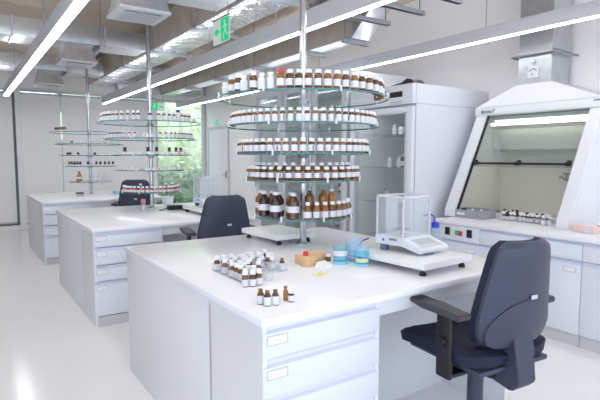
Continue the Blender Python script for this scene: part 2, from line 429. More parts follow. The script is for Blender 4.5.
# ------------------------------------------------------------------ fume hood on the counter
HY0, HY1 = 1.865, 2.985
t = thing('fume_hood', 'white fume hood with slanted glass sash standing on the right counter', 'fume hood', (0, 0, 0))
xb_, xt_, zt_, zb_ = 3.655, 4.085, 1.692, ZD + .002
def slx(z): return xb_ + (xt_ - xb_) * (z - zb_ - .06) / (zt_ - zb_ - .06) if z > zb_ + .06 else xb_
a = MB()
for (ya, yb) in ((HY1 - .105, HY1), (HY0, HY0 + .09)):
    prof = [(xb_, ya, zb_), (xb_, ya, zb_ + .06), (xt_, ya, zt_), (xt_ + .05, ya, zt_), (xb_ + .05, ya, zb_ + .06), (xb_ + .05, ya, zb_)]
    b = MB(); b.prism(prof, (0, yb - ya, 0)); b.build('front_post', 'hood', t)
a.bm.free()
for (ya, yb) in ((HY1 - .02, HY1), (HY0, HY0 + .02)):
    b = MB(); b.prism([(xb_ + .052, ya, zb_), (xb_ + .052, ya, zb_ + .06), (xt_ + .052, ya, zt_), (XW - .005, ya, zt_), (XW - .005, ya, zb_)], (0, yb - ya, 0)); b.build('side_panel', 'hood', t)
b = MB(); b.b2((XW - .03, HY0 + .02, zb_), (XW - .005, HY1 - .02, zt_)); 
b.b2((xb_ + .06, HY1 - .028, zb_), (XW - .03, HY1 - .0205, zb_ + .12))
b.prism([(xb_ + .09, HY1 - .030, zb_), (xb_ + .09, HY1 - .030, zb_ + .06), (xt_ + .07, HY1 - .030, zt_ - .02), (XW - .03, HY1 - .030, zt_ - .02), (XW - .03, HY1 - .030, zb_)], (0, .009, 0))
b.build('lining', 'hoodin', t)
b = MB(); b.b2((xt_ + .02, HY0 + .02, zt_ - .012), (XW - .03, HY1 - .02, zt_)); b.b2((XW - .16, HY0 + .02, 1.37), (XW - .145, HY1 - .035, 1.56)); b.build('baffle', 'hoodin', t)
# header and sloped canopy
b = MB(); b.box(((xt_ - .02 + XW - .004) / 2, (HY0 + HY1) / 2, zt_ + .028), (XW - .004 - xt_ + .02, HY1 - HY0 + .02, .074), .008); hd = b.build('header', 'hood', t)
dx0, dx1, dy0, dy1 = 4.12, 4.40, 2.30, 2.597
b = MB(); z0 = zt_ + .066; z1 = 1.93
b.hexa([(xt_ - .018, HY0 - .008, z0), (XW - .005, HY0 - .008, z0), (XW - .005, HY1 + .008, z0), (xt_ - .018, HY1 + .008, z0)],
       [(dx0 - .012, dy0 - .012, z1), (XW - .006, dy0 - .012, z1), (XW - .006, dy1 + .012, z1), (dx0 - .012, dy1 + .012, z1)])
b.build('canopy', 'hood', t)
text('maker_lettering', 'lavooY', .052, 'ink', t, (xt_ - .0212, HY1 - .125, zt_ + .026), (R(90), 0, R(-90)), shear=.25)
b = MB(); b.box((xt_ - .021, HY0 + .035, zt_ + .046), (.003, .05, .014)); b.build('model_plate', 'rod', t)
# sash glass with black rail
def sp(z, y, off=0): return (slx(z) + .03 + off, y, z)
ya, yb = HY0 + .09, HY1 - .105
zlo = 1.215
b = MB(); b.hexa([sp(zlo, ya), sp(zlo, ya, .005), sp(zlo, yb, .005), sp(zlo, yb)], [sp(zt_ - .01, ya), sp(zt_ - .01, ya, .005), sp(zt_ - .01, yb, .005), sp(zt_ - .01, yb)])
sa = b.build('sash', 'sash', t)
b = MB(); b.hexa([sp(zb_ + .05, yb - .014, -.012), sp(zb_ + .05, yb - .014, .012), sp(zb_ + .05, yb, .012), sp(zb_ + .05, yb, -.012)], [sp(zt_ - .005, yb - .014, -.012), sp(zt_ - .005, yb - .014, .012), sp(zt_ - .005, yb, .012), sp(zt_ - .005, yb, -.012)])
b.build('sash_seal', 'black', t)
zh = 1.245
b = MB(); b.cyl(sp(zh, ya + .03, -.03), sp(zh, yb - .02, -.03), .0095); hnd = b.build('sash_handle', 'black', sa)
for yy in (ya + .045, (ya + yb) / 2 - .0, yb - .045):
    b = MB(); b.cyl(sp(zh, yy, -.045), sp(zh, yy, .0), .017); b.box(sp(zh + .018, yy, -.012), (.02, .03, .022), .004); b.build('handle_bracket', 'black', sa)
b = MB(); b.box(((xt_ + .13), (HY0 + HY1) / 2, zt_ - .035), (.10, HY1 - HY0 - .22, .035), .006); lf = b.build('lamp_tray', 'hood', t)
b = MB(); b.box(((xt_ + .13), (HY0 + HY1) / 2, zt_ - .060), (.085, HY1 - HY0 - .26, .014), .004); b.build('lamp_tube', 'hoodlamp', t)
# exhaust duct of the hood
t = thing('exhaust_duct', 'square galvanised exhaust duct rising from the fume hood to the ceiling', 'duct', (0, 0, 0))
b = MB(); b.b2((dx0, dy0, z1 + .001), (dx1, dy1, ZC - .002)); b.build('duct', 'galv', t)
b = MB(); b.b2((dx0 - .012, dy0 - .012, 2.20), (dx1 + .012, dy1 + .012, 2.225)); b.build('joint_flange', 'strut', t)
b = MB(); b.tube([(dx0 - .03, dy1 + .05, 2.17), (dx0 - .03, dy0 - .03, 2.17), (XW - .005, dy0 - .05, 2.17)], .008); b.tube([(dx0 - .03, dy1 + .05, 2.17), (XW - .005, dy1 + .05, 2.17)], .008); b.build('support_strap', 'rod', t)
b = MB(); b.box((dx0 - .006, (dy0 + dy1) / 2 + .01, 2.03), (.008, .10, .10), .002); pl = b.build('damper_plate', 'hood', t)
b = MB()
for k in range(12):
    an = R(25 + 130 * k / 11); an2 = R(25 + 130 * (k + 1) / 11) if k < 11 else None
    if an2:
        p = lambda q, r_: (dx0 - .0115, (dy0 + dy1) / 2 + .01 + r_ * math.cos(q), 2.015 + r_ * math.sin(q))
        b.quad([p(an, .034), p(an2, .034), p(an2, .041), p(an, .041)])
b.build('damper_scale', 'ink', pl)
b = MB(); b.cyl((dx0 - .014, (dy0 + dy1) / 2 + .015, 2.008), (dx0 - .01, (dy0 + dy1) / 2 + .015, 2.008), .006); b.build('damper_pivot', 'ink', pl)
b = MB(); b.cyl((dx0 - .03, (dy0 + dy1) / 2, 2.105), (dx0, (dy0 + dy1) / 2, 2.105), .014); b.build('damper_knob', 'chrome', t)

# ------------------------------------------------------------------ fridge + glass cabinet
def glass_cabinet(name, label, cat, y0, y1, zt, doors, x0=3.35, shelves=(.5, .85, 1.2, 1.52), panel=.22, wall=.05):
    t = thing(name, label, cat, (0, 0, 0))
    a = MB()
    a.b2((x0 + .05, y0, .02), (XW - .006, y0 + wall, zt)); a.b2((x0 + .05, y1 - wall, .02), (XW - .006, y1, zt))
    a.b2((XW - .05, y0 + wall, .02), (XW - .006, y1 - wall, zt)); a.b2((x0 + .05, y0 + wall, zt - panel), (XW - .05, y1 - wall, zt)); a.b2((x0 + .05, y0 + wall, .02), (XW - .05, y1 - wall, .14))
    a.build('cabinet_body', 'fridge', t)
    a = MB(); a.b2((XW - .058, y0 + wall, .14), (XW - .051, y1 - wall, zt - panel)); a.b2((x0 + .08, y0 + wall, .14), (XW - .06, y0 + wall + .006, zt - panel)); a.b2((x0 + .08, y1 - wall - .006, .14), (XW - .06, y1 - wall, zt - panel)); a.build('inner_lining', 'fridgein', t)
    for z in shelves:
        a = MB(); a.b2((x0 + .12, y0 + wall + .01, z - .006), (XW - .07, y1 - wall - .01, z)); a.build('wire_shelf', 'acryl', t)
    a = MB(); a.b2((x0 + .07, y0 + wall + .03, zt - panel - .014), (x0 + .10, y1 - wall - .03, zt - panel - .001)); a.build('added_fill_strip', 'cabfill', t)  # glowing strip added to fill the interior with light
    w = (y1 - y0) / doors
    for k in range(doors):
        ya, yb = y0 + k * w + .004, y0 + (k + 1) * w - .004
        zb, z2, f = .10, zt - panel + .02, .07
        a = MB()
        a.b2((x0, ya, zb), (x0 + .045, ya + f, z2), .006); a.b2((x0, yb - f, zb), (x0 + .045, yb, z2), .006); a.b2((x0, ya + f, zb), (x0 + .045, yb - f, zb + f), .004); a.b2((x0, ya + f, z2 - .05), (x0 + .045, yb - f, z2), .004)
        d = a.build('glass_door', 'fridge' if doors == 1 else 'lamp', t)
        a = MB(); a.b2((x0 + .018, ya + f, zb + f), (x0 + .026, yb - f, z2 - .05)); a.build('pane', 'fglass', d)
        a = MB()
        for lo, hi in (((ya + f, zb + f), (ya + f + .012, z2 - .05)), ((yb - f - .012, zb + f), (yb - f, z2 - .05)), ((ya + f, z2 - .062), (yb - f, z2 - .05))):
            a.b2((x0 - .002, lo[0], lo[1]), (x0 + .017, hi[0], hi[1]))
        a.build('gasket', 'frame', d)
        if doors > 1:
            a = MB(); yy = ya + .025 if k % 2 else yb - .025
            a.cyl((x0 - .03, yy, .9), (x0 - .03, yy, 1.9), .012); a.cyl((x0 - .03, yy, .95), (x0, yy, .95), .008); a.cyl((x0 - .03, yy, 1.85), (x0, yy, 1.85), .008); a.build('bar_handle', 'chrome', d)
    return t
fr = glass_cabinet('lab_refrigerator', 'tall white laboratory refrigerator with one glass door beside the fume hood', 'refrigerator', 3.12, 3.975, 1.955, 1)
b = MB(); b.b2((3.352, 3.122, 1.775), (3.399, 3.973, 1.955), .006); fas = b.build('control_fascia', 'fridge', fr)
b = MB(); b.b2((3.348, 3.245, 1.845), (3.352, 3.405, 1.895), .001); b.build('display', 'black', fas)['label'] = 'black digital display'
b = MB(); b.b2((3.349, 3.245, 1.783), (3.3525, 3.40, 1.812)); b.build('maker_plate', 'plinth', fas)
b = MB(); b.box((3.349, 3.44, 1.905), (.006, .05, .014)); b.box((3.349, 3.44, 1.835), (.006, .05, .012)); b.build('indicator', 'rod', fas)
b = MB(); b.b2((3.40, 3.116, 1.775), (XW - .01, 3.12, 1.783)); b.build('side_seam', 'frame', fr)
gc = glass_cabinet('glass_door_cabinet', 'tall pale glass-door cabinet behind the nearest shelf tower', 'cabinet', 4.03, 5.93, 2.20, 3, panel=.10, wall=.03, shelves=(.5, .9, 1.3, 1.68))
# cable bundle lying on top of the refrigerator
b = MB(); b.prism([(3.42, 3.16, 1.957), (3.42, 3.20, 2.0), (3.42, 3.26, 2.015), (3.42, 3.33, 1.985), (3.42, 3.52, 1.962), (3.42, 3.52, 1.957)], (.14, 0, 0))
b.tube([(3.5, 3.5, 1.966), (3.45, 3.7, 1.963), (3.47, 3.95, 1.964)], .006)
tag(b.build('folded_bag', 'black'), 'crumpled black bag lying on top of the refrigerator', 'bag')

# ------------------------------------------------------------------ bottles
def lathe_obj(name, prof, mat, parent, seg=14, **k):
    a = MB(); a.lathe(prof, seg, **k); return a.build(name, mat, parent, smooth=40)
def make_bottle(r, h, mat='amber', cap='cap', ch=.018, cr=None, nr=None, sh=.70, l0=.10, l1=.52, label=True, mark=False, seg=14, name='reagent_bottle', wrap=300):
    """root + glass body, screw cap and label; h is the full height"""
    t = thing(name, 'bottle', 'bottle')
    cr = cr or r * .78; nr = nr or r * .55; zb = h - ch
    body = [(0, .001), (r * .86, 0), (r, .004), (r, h * sh * .92), (r * .93, h * sh), (nr * 1.15, zb - .006), (nr, zb - .003), (nr, zb + .004), (0, zb + .004)]
    lathe_obj('glass_body', body, mat, t, seg)
    lathe_obj('screw_cap', [(0, h), (cr * .92, h), (cr, h - .002), (cr, zb + .001), (nr + .0005, zb), ], cap, t, seg)
    if label:
        a = MB(); a.lathe([(r + .0006, h * l0), (r + .0006, h * l1)], 14, a0=-wrap / 2, a1=wrap / 2)
        if mark:
            a.mi = 1
            rr = r + .0012; zc = h * (l0 + l1) / 2; q = h * (l1 - l0) / 2
            pts = [(-.9, 18), (-.3, 8), (.0, 16), (.55, 6), (.8, 14), (.35, 26), (-.1, 22), (-.4, 27)]
            vs = [(rr * math.cos(R(p[1] + 12)), rr * math.sin(R(p[1] + 12)), zc + q * p[0]) for p in pts]
            for i in range(len(vs) - 2): pass
            for (za, zb2, aa, ab) in ((-.85, -.3, 22, 36), (-.4, .1, 30, 44), (0, .45, 20, 34), (.35, .85, 26, 42)):
                a.quad([(rr * math.cos(R(x)), rr * math.sin(R(x)), zc + q * y) for x, y in ((aa, za), (ab, za), (ab, zb2), (aa, zb2))])
        a.build('paper_label', ['paper', 'ink'], t, smooth=40)
    return t
PROTO = []
def proto(*a, **k):
    o = make_bottle(*a, **k); PROTO.append(o); return o
def place(src, label, group, loc, rz=0, name=None, cat=None):
    c = copy_tree(src, label); c.location = loc; c.rotation_euler.z = rz; c['group'] = group
    if name: c.name = name
    if cat: c['category'] = cat
    return c
def one_mesh_bottle(name, r, h, mats, ch=.014, sh=.66, l0=.12, l1=.5, seg=10, nr=None, cr=None):
    """far-off bottle as one mesh: glass, cap, label"""
    a = MB(); nr = nr or r * .5; cr = cr or r * .75
    a.lathe([(0, .001), (r, 0), (r, h * sh), (nr, h - ch), (0, h - ch)], seg)
    if ch > .003:
        a.mi = 1; a.lathe([(0, h), (cr, h), (cr, h - ch), (nr, h - ch)], seg)
    if l1 > l0:
        a.mi = 2; a.lathe([(r + .0006, h * l0), (r + .0006, h * l1)], seg)
    return tag(a.build(name, mats, smooth=40), 'x', 'bottle')

# ------------------------------------------------------------------ shelf towers
RAD = [.518, .462, .418, .360, .310]
ZS = [1.646, 1.482, 1.320, 1.166, .943]
def tower(c, which, zoff=0):
    t = thing('shelf_tower', 'tall steel pole with five round glass shelves on the %s bench' % which, 'shelf', (c[0], c[1], ZD), 0, 'round glass shelf towers')
    a = MB(); a.cyl((0, 0, .004), (0, 0, ZC - ZD - .002), .021, seg=20); a.build('pole', 'chrome', t)
    a = MB(); a.lathe([(0, .0), (.055, .0), (.055, .005), (.026, .009), (.0215, .02)], 24); a.build('base_flange', 'chrome', t)
    for r, z in zip(RAD, ZS):
        z = z - ZD
        a = MB(); a.lathe([(.0225, z - .005), (r - .001, z - .005)], 56); a.lathe([(.0225, z + .004), (r - .001, z + .004)], 56)
        s = a.build('glass_shelf', 'shelf', t)
        a = MB(); a.lathe([(r - .001, z - .005), (r, z - .0045), (r, z + .0035), (r - .001, z + .004)], 64); a.build('glass_edge', 'rim', s)
        a = MB(); a.lathe([(.0215, z - .028), (.034, z - .026), (.038, z - .006), (.0215, z - .0055)], 20); a.build('hub', 'chrome', s)
        ph = math.atan2(-c[1], -c[0])
        for k in range(8):
            an = ph + R(22 + 45 * k)
            b = MB(); b.box(((r + .002) * math.cos(an), (r + .002) * math.sin(an), z + .006), (.006, .012, .03), .001, Matrix.Rotation(an, 3, 'Z') if False else None)
            b.build('edge_clip', 'cap', s)
    return t
T1, T2, T3 = (1.755, 2.525), (1.675, 5.2), (1.6, 7.75)
tower(T1, 'nearest'); tower(T2, 'middle'); tower(T3, 'farthest')

def ring(c, shelf, r, angs, fn, group):
    """fn(index, n) -> (proto, label); bottles at angles measured from the line to the viewer's side of the room"""
    ph = math.atan2(-c[1], -c[0])
    for i, a in enumerate(angs):
        src, lab = fn(i, len(angs)); an = ph + R(a)
        place(src, lab, group, (c[0] + r * math.cos(an), c[1] + r * math.sin(an), ZS[shelf] + .0045), an + R(random.uniform(-22, 22)))
P1 = proto(.0212, .098, l0=.17, l1=.53, sh=.76, nr=.0145, cr=.017); P1m = proto(.0212, .098, mark=True, l0=.17, l1=.53, sh=.76, nr=.0145, cr=.017); P1r = proto(.0212, .102, cap='capred', l0=.17, l1=.53, sh=.73, nr=.0145, cr=.017); P1w = proto(.020, .088, mat='cap', l0=.12, l1=.6)
P2 = proto(.0152, .073, ch=.016, sh=.72, l0=.04, l1=.56, cr=.0125); P2m = proto(.0152, .073, ch=.016, sh=.72, l0=.04, l1=.56, cr=.0125, mark=True)
P3 = proto(.0185, .078, ch=.019, sh=.70, l0=.10, l1=.54, cr=.015); P3m = proto(.0185, .078, ch=.019, sh=.70, l0=.10, l1=.54, cr=.015, mark=True)
P4 = proto(.0195, .076, ch=.016, sh=.72, l0=.20, l1=.56, cr=.0145); P4m = proto(.0195, .076, ch=.016, sh=.72, l0=.20, l1=.56, cr=.0145, mark=True); P4b = proto(.0195, .098, ch=.016, sh=.62, l0=.12, l1=.50, cr=.0125, nr=.0095)
P5L = proto(.034, .148, ch=.016, sh=.70, l0=.26, l1=.50, cr=.018, nr=.014); P5D = proto(.034, .150, mat='darkb', ch=.016, sh=.68, l0=.26, l1=.50, cr=.018, nr=.014)
P5s = proto(.0225, .098, ch=.018, sh=.62, l0=.10, l1=.46, cr=.0135, nr=.011); P5m = proto(.0225, .098, ch=.018, sh=.62, l0=.10, l1=.46, cr=.0135, nr=.011, mark=True)
P5t = proto(.029, .158, ch=.006, sh=.80, cr=.012, nr=.011, cap='amber', label=False); P5o = proto(.029, .158, mat='amberl', ch=.012, sh=.78, cr=.0125, nr=.011, label=False)

a1 = [-77.7, -58.2, -49.1, -43.0, -34.2, -27.7, -21.1, -14.2, -8.3, -2.6, 3.5, 9.6, 15.9, 22.5, 28.8, 35.8, 42.8]
a1b = [51, 60, 69, 79, 89, 99]
kind1 = 'waawawwramammamma' if False else 'waaw' + 'aww' + 'rmammammam'
def f1(i, n):
    k = (kind1 + 'aaaaaaa')[i]
    src = {'w': P1w, 'a': P1, 'm': P1m, 'r': P1r}[k]
    d = {'w': 'white plastic bottle', 'a': 'amber bottle with white cap', 'm': 'amber bottle with white cap and black mark', 'r': 'amber bottle with a red cap'}[k]
    return src, '%s, %s from left on nearest tower top shelf' % (d, nth(i + 1))
ring(T1, 0, .468, a1 + a1b, f1, 'bottles on the top shelf of the nearest tower')
def frow(ps, desc, shelf, mset, which):
    def g(i, n):
        k = i in mset
        return ps[1] if k else ps[0], '%s%s, %s from left %s' % (desc[k] if isinstance(desc, tuple) else desc, '', nth(i + 1), shelf)
    return g
n2 = 34; a2 = [-96 + 192 * i / (n2 - 1) for i in range(n2)]
ring(T1, 1, .430, a2, frow((P2, P2m), ('small white-capped amber bottle', 'small amber bottle with black mark'), 'on second shelf of nearest tower', {10, 14, 20, 22, 24, 27}, ''), 'small bottles on the second shelf of the nearest tower')
n3 = 29; a3 = [-98 + 196 * i / (n3 - 1) for i in range(n3)]
ring(T1, 2, .383, a3, frow((P3, P3m), ('squat white-capped amber bottle', 'squat amber bottle with black mark'), 'on third shelf of nearest tower', {5, 11, 15, 17, 19, 22}, ''), 'squat bottles on the third shelf of the nearest tower')
n4 = 22; a4 = [-98 + 196 * i / (n4 - 1) for i in range(n4)]
ring(T1, 3, .330, a4, frow((P4, P4m), ('front row amber bottle', 'front row bottle with black mark'), 'on fourth shelf of nearest tower', {3, 8, 12, 14, 17, 18}, ''), 'front row bottles on the fourth shelf of the nearest tower')
n4 = 17; a4 = [-88 + 176 * i / (n4 - 1) for i in range(n4)]
ring(T1, 3, .278, a4, frow((P4b, P4b), 'taller back row amber bottle', 'on fourth shelf of nearest tower', set(), ''), 'back row bottles on the fourth shelf of the nearest tower')
g5 = 'bottles on the lowest shelf of the nearest tower'
big = [(-92, P5L), (-62, P5D), (-37, P5D), (-12, P5L)]
ring(T1, 4, .262, [b_[0] for b_ in big], lambda i, n: (big[i][1], 'large %s bottle, %s from left in front row, nearest tower lowest shelf' % ('dark' if big[i][1] is P5D else 'amber', nth(i + 1))), g5)
sm = [5.5, 16.5, 27, 37.5, 48, 59, 70.5, 83, 96]
ring(T1, 4, .277, sm, lambda i, n: ((P5m if i in (1, 2, 5, 6) else P5s), 'small amber bottle, %s from left in right half, nearest tower lowest shelf' % nth(i + 1)), g5)
bk = [(-75, P5L), (-48, P5L), (-20, P5L), (12, P5t), (40, P5t), (68, P5o), (92, P5s), (112, P5s)]
ring(T1, 4, .195, [b_[0] for b_ in bk[:3]], lambda i, n: (bk[i][1], 'large amber bottle, %s from left in back row, nearest tower lowest shelf' % nth(i + 1)), g5)
bk2 = bk[3:]
ring(T1, 4, .185, [b_[0] for b_ in bk2], lambda i, n: (bk2[i][1], ['left of two tall open dark bottles on nearest tower lowest shelf', 'right of two tall open dark bottles on nearest tower lowest shelf', 'tall light amber bottle behind small bottles on nearest tower\'s lowest shelf', 'white-capped bottle just right of the light amber one, nearest tower\'s lowest shelf', 'white-capped bottle at right rear of the nearest tower\'s lowest shelf'][i]), g5)

# middle tower
Q1 = proto(.0195, .088, ch=.022, sh=.64, l0=.03, l1=.54); Q1b = proto(.018, .110, mat='cap', cap='capblue', ch=.026, cr=.019, nr=.015, sh=.7, l0=.05, l1=.6)
Q1s = proto(.0195, .055, mat='cap', ch=.014, sh=.7, l0=.1, l1=.5)
b1 = [-85.0, -69.1, -59.7, -52.8, -48.1, -43.0, -33.3, -25.5, -18.2, -13.0, 0.0, 9.6, 16.1, 22.9, 28.8, 34.5, 40.7, 46.9, 54.2, 69.5]
b1[4] = -46.5; b1[5] = -40.2
b1[3] = -53
def fq1(i, n):
    if i == 15: return Q1b, 'white bottle with bright blue cap on the top shelf of the middle tower'
    if i == 19: return Q1s, 'short white bottle at the right end of the middle tower\'s top shelf'
    return Q1, 'white-labelled amber bottle, %s from left on middle tower top shelf' % nth(i + 1)
ring(T2, 0, .468, b1, fq1, 'bottles on the top shelf of the middle tower')
Q2 = proto(.0165, .068, ch=.014, sh=.66, l0=.05, l1=.58); Q2c = proto(.0165, .066, mat='acryl', cap='acryl', ch=.014, sh=.68, l0=.1, l1=.5)
b2 = [-68.0, -57.5, -49.8, -43.0, -36.1, -27.0, -19.4, -8.2, -3.1, 2.0, 12.4, 20.6, 27.8, 34.2, 41.2, 47.2, 54.2, 63.1, 75]
ring(T2, 1, .425, b2, lambda i, n: ((Q2c, 'clear glass bottle, %s from left on middle tower second shelf' % nth(i + 1)) if i in (7, 8, 9) else (Q2, 'small amber bottle, %s from left on middle tower second shelf' % nth(i + 1))), 'bottles on the second shelf of the middle tower')
Q3 = proto(.019, .072, cap='capblack', ch=.022, sh=.55, l0=.08, l1=.42, cr=.016)
b3 = [-49.3, -5.0, 10.0, 33.3, 49.6, 66.2]
ring(T2, 2, .325, b3, lambda i, n: (Q3, 'black-capped amber bottle, %s from left on middle tower third shelf' % nth(i + 1)), 'black-capped bottles on the third shelf of the middle tower')
def box_proto(w, d_, h, mats, name, cat):
    a = MB(); a.box((0, 0, h / 2), (d_, w, h), .002)
    a.mi = 1; a.box((d_ / 2 - .004, w * .12, h + .0012), (d_ * .3, w * .5, .004)); a.box((d_ / 2, w * .1, h * .62), (.0016, w * .5, h * .22))
    o = tag(a.build(name, mats), 'x', cat); PROTO.append(o); return o
BX = box_proto(.05, .035, .026, ['tissue', 'redink'], 'vial_box', 'box'); BXw = box_proto(.05, .035, .024, ['tissue', 'plinth'], 'vial_box', 'box')
b3b = [-72, -60, -38, -27, -16, 0, 17, 26, 42, 58, 76]
ring(T2, 2, .375, b3b, lambda i, n: ((BX if i in (1, 2, 8) else BXw), '%swhite box, %s from left along edge of middle tower third shelf' % ('red-printed ' if i in (1, 2, 8) else '', nth(i + 1))), 'small boxes on the third shelf of the middle tower')
b4 = [-74, -56, -40, -26, -6, 7, 20, 33, 46, 60, 76]
ring(T2, 3, .320, b4, lambda i, n: ((BXw if i in (2, 4, 7) else BX), '%swhite box, %s from left along edge of middle tower fourth shelf' % ('' if i in (2, 4, 7) else 'red-printed ', nth(i + 1))), 'small boxes on the fourth shelf of the middle tower')
Q5 = proto(.0165, .062, mat='redink', ch=.018, sh=.6, l0=.03, l1=.42, cr=.014); Q5a = proto(.0165, .062, mat='amber', ch=.018, sh=.6, l0=.03, l1=.42, cr=.014)
b5 = [-92 + 184 * i / 20 for i in range(21)]
ring(T2, 4, .275, b5, lambda i, n: ((Q5a, 'white-capped amber vial, %s from left on middle tower lowest shelf' % nth(i + 1)) if i % 3 == 1 else (Q5, 'white-capped red vial, %s from left on middle tower lowest shelf' % nth(i + 1))), 'vials on the lowest shelf of the middle tower')
Q5t = proto(.018, .085, ch=.016, sh=.6, l0=.1, l1=.45, cr=.014)
ring(T2, 4, .215, [-30, 40, 75, 100], lambda i, n: (Q5t, 'taller amber bottle, %s from left behind vials, middle tower lowest shelf' % nth(i + 1)), 'taller bottles on the lowest shelf of the middle tower')

# farthest tower: too small to show parts
F1 = one_mesh_bottle('reagent_bottle', .020, .075, ['amber', 'cap', 'paper'], l0=.02, l1=.28)
F4 = one_mesh_bottle('reagent_bottle', .018, .068, ['darkb', 'capblack', 'paper'], l0=.02, l1=.4)
F4a = one_mesh_bottle('reagent_bottle', .018, .068, ['amber', 'capblack', 'paper'], l0=.02, l1=.4)
FC = one_mesh_bottle('glass_flask', .035, .135, ['acryl', 'acryl', 'acryl'], ch=.02, sh=.55, l0=0, l1=0, nr=.013, cr=.015); FC['category'] = 'flask'
FA = one_mesh_bottle('amber_flask', .038, .150, ['amberl', 'capblack', 'paper'], ch=.022, sh=.55, l0=.3, l1=.5, nr=.013, cr=.013); FA['category'] = 'flask'
FD = one_mesh_bottle('glass_dish', .034, .035, ['acryl', 'acryl', 'acryl'], ch=.004, sh=.9, l0=0, l1=0, nr=.03, cr=.033); FD['category'] = 'dish'
FK = one_mesh_bottle('small_jar', .020, .040, ['darkb', 'capblack', 'paper'], ch=.014, sh=.6, l0=.0, l1=.2); FK['category'] = 'jar'
PROTO += [F1, F4, F4a, FC, FA, FD, FK]
gz = 'bottles and glassware on the farthest tower'
ring(T3, 0, .480, [-60.9, -53.0, -46.0, -39.5], lambda i, n: (F1, 'small amber bottle, %s from left on the top shelf of the farthest tower' % nth(i + 1)), gz)
ring(T3, 1, .42, [-72, -50, -35, -22, -9, 3, 15, 28, 45, 66], lambda i, n: (FD, 'clear glass dish, %s from left on farthest tower second shelf' % nth(i + 1)), gz)
ring(T3, 1, .36, [-38], lambda i, n: (FK, 'tiny dark jar among glass dishes on the farthest tower\'s second shelf'), gz)
ring(T3, 2, .37, [-50, -43, -24, 10], lambda i, n: (FK, 'dark jar, %s from left on farthest tower third shelf' % nth(i + 1)), gz)
ring(T3, 3, .32, [-58, -48, -39, -31, -23.5, -5.2, 14.7, 24.7, 37.4, 51.2, 74.4], lambda i, n: ((F4 if i % 3 else F4a), 'dark-capped brown bottle, %s from left on farthest tower fourth shelf' % nth(i + 1)), gz)
ring(T3, 4, .24, [-38, 4, 28, 56], lambda i, n: ((FA, 'brown flask with black stopper on the farthest tower\'s lowest shelf') if i == 0 else (FC, 'clear glass flask, %s from left on farthest tower lowest shelf' % nth(i))), gz)

# ------------------------------------------------------------------ fridge / cabinet contents
C1 = one_mesh_bottle('stored_bottle', .024, .10, ['fridgein', 'cap', 'paper']); C2 = one_mesh_bottle('stored_bottle', .028, .12, ['amber', 'cap', 'paper']); C3 = one_mesh_bottle('stored_bottle', .03, .09, ['cap', 'capblack', 'paper'])
a = MB(); a.box((0, 0, .04), (.12, .16, .08), .003); CB = tag(a.build('storage_carton', 'cream'), 'x', 'carton'); PROTO += [C1, C2, C3, CB]
sname = {.5: 'lowest', .85: 'second lowest', 1.2: 'second highest', 1.52: 'top'}
for z, row in ((1.52, [(3.30, C1), (3.38, C1), (3.47, C3), (3.6, C1)]), (1.2, [(3.27, C3), (3.36, C1), (3.44, C2), (3.53, C1), (3.62, C1)]), (.85, [(3.25, C2), (3.42, CB), (3.58, C3), (3.70, C1)]), (.5, [(3.3, C1), (3.4, C3)])):
    for i, (yy, s_) in enumerate(row):
        d = {C1: 'pale bottle', C2: 'amber bottle', C3: 'white black-capped bottle', CB: 'cream carton'}[s_]
        place(s_, '%s, %s from right on the %s shelf inside the refrigerator' % (d, nth(i + 1), sname[z]), 'things stored in the refrigerator', (3.58 + .04 * (i % 2), yy, z + .001))
sname = {.5: 'lowest', .9: 'second lowest', 1.3: 'second highest', 1.68: 'top'}
for z, row in ((1.68, [(4.2, CB), (4.4, CB), (4.8, C1), (5.2, C3), (5.6, C1)]), (1.3, [(4.2, C1), (4.5, C3), (4.95, CB), (5.3, C1), (5.7, C3)]), (.9, [(4.15, C2), (4.3, C3), (4.45, C2), (4.6, C1), (5.0, C3), (5.5, CB)]), (.5, [(4.2, C2), (4.3, C2), (4.4, C3), (4.5, C2), (4.62, C1)])):
    for i, (yy, s_) in enumerate(row):
        d = {C1: 'pale bottle', C2: 'amber bottle', C3: 'white black-capped bottle', CB: 'cream carton'}[s_]
        place(s_, '%s, %s from the right on the %s shelf of the glass-door cabinet' % (d, nth(i + 1), sname[z]), 'things stored in the glass-door cabinet', (3.62, yy, z + .001))

# ------------------------------------------------------------------ things on the nearest bench
Zt = ZD + .0005
def acrylic_rack(label, loc, rz, w, d_, h, cols, rows):
    t = thing('vial_rack', label, 'rack', loc, rz, 'acrylic vial racks')
    th = .003
    a = MB(); a.b2((-w / 2, -d_ / 2, 0), (w / 2, d_ / 2, th)); a.build('base_plate', 'acryl', t)
    a = MB(); a.b2((-w / 2, -d_ / 2, th), (w / 2, -d_ / 2 + th, h)); a.b2((-w / 2, d_ / 2 - th, th), (w / 2, d_ / 2, h)); a.b2((-w / 2, -d_ / 2 + th, th), (-w / 2 + th, d_ / 2 - th, h)); a.b2((w / 2 - th, -d_ / 2 + th, th), (w / 2, d_ / 2 - th, h)); a.build('side_walls', 'acryl', t)
    a = MB()
    for i in range(1, cols): a.b2((-w / 2 + w * i / cols - .001, -d_ / 2 + th, th), (-w / 2 + w * i / cols + .001, d_ / 2 - th, h * .7))
    a.build('dividers', 'acryl', t)
    return t
V = proto(.0145, .068, ch=.018, sh=.62, l0=.05, l1=.46, cr=.0125, name='vial'); Vc = proto(.0145, .060, mat='acryl', ch=.015, sh=.68, l0=.06, l1=.5, cr=.0115, name='vial')
Vo = proto(.0135, .056, ch=.006, sh=.66, l0=.06, l1=.6, cr=.008, nr=.0075, cap='amber', name='vial'); Vy = proto(.0095, .054, mat='amberl', cap='amberl', ch=.008, sh=.7, label=False, name='vial'); Vb = proto(.0115, .050, mat='darkb', ch=.018, sh=.6, l0=.08, l1=.5, cr=.0105, name='vial')
rz1 = R(0); c1 = (1.040, 1.985, Zt)
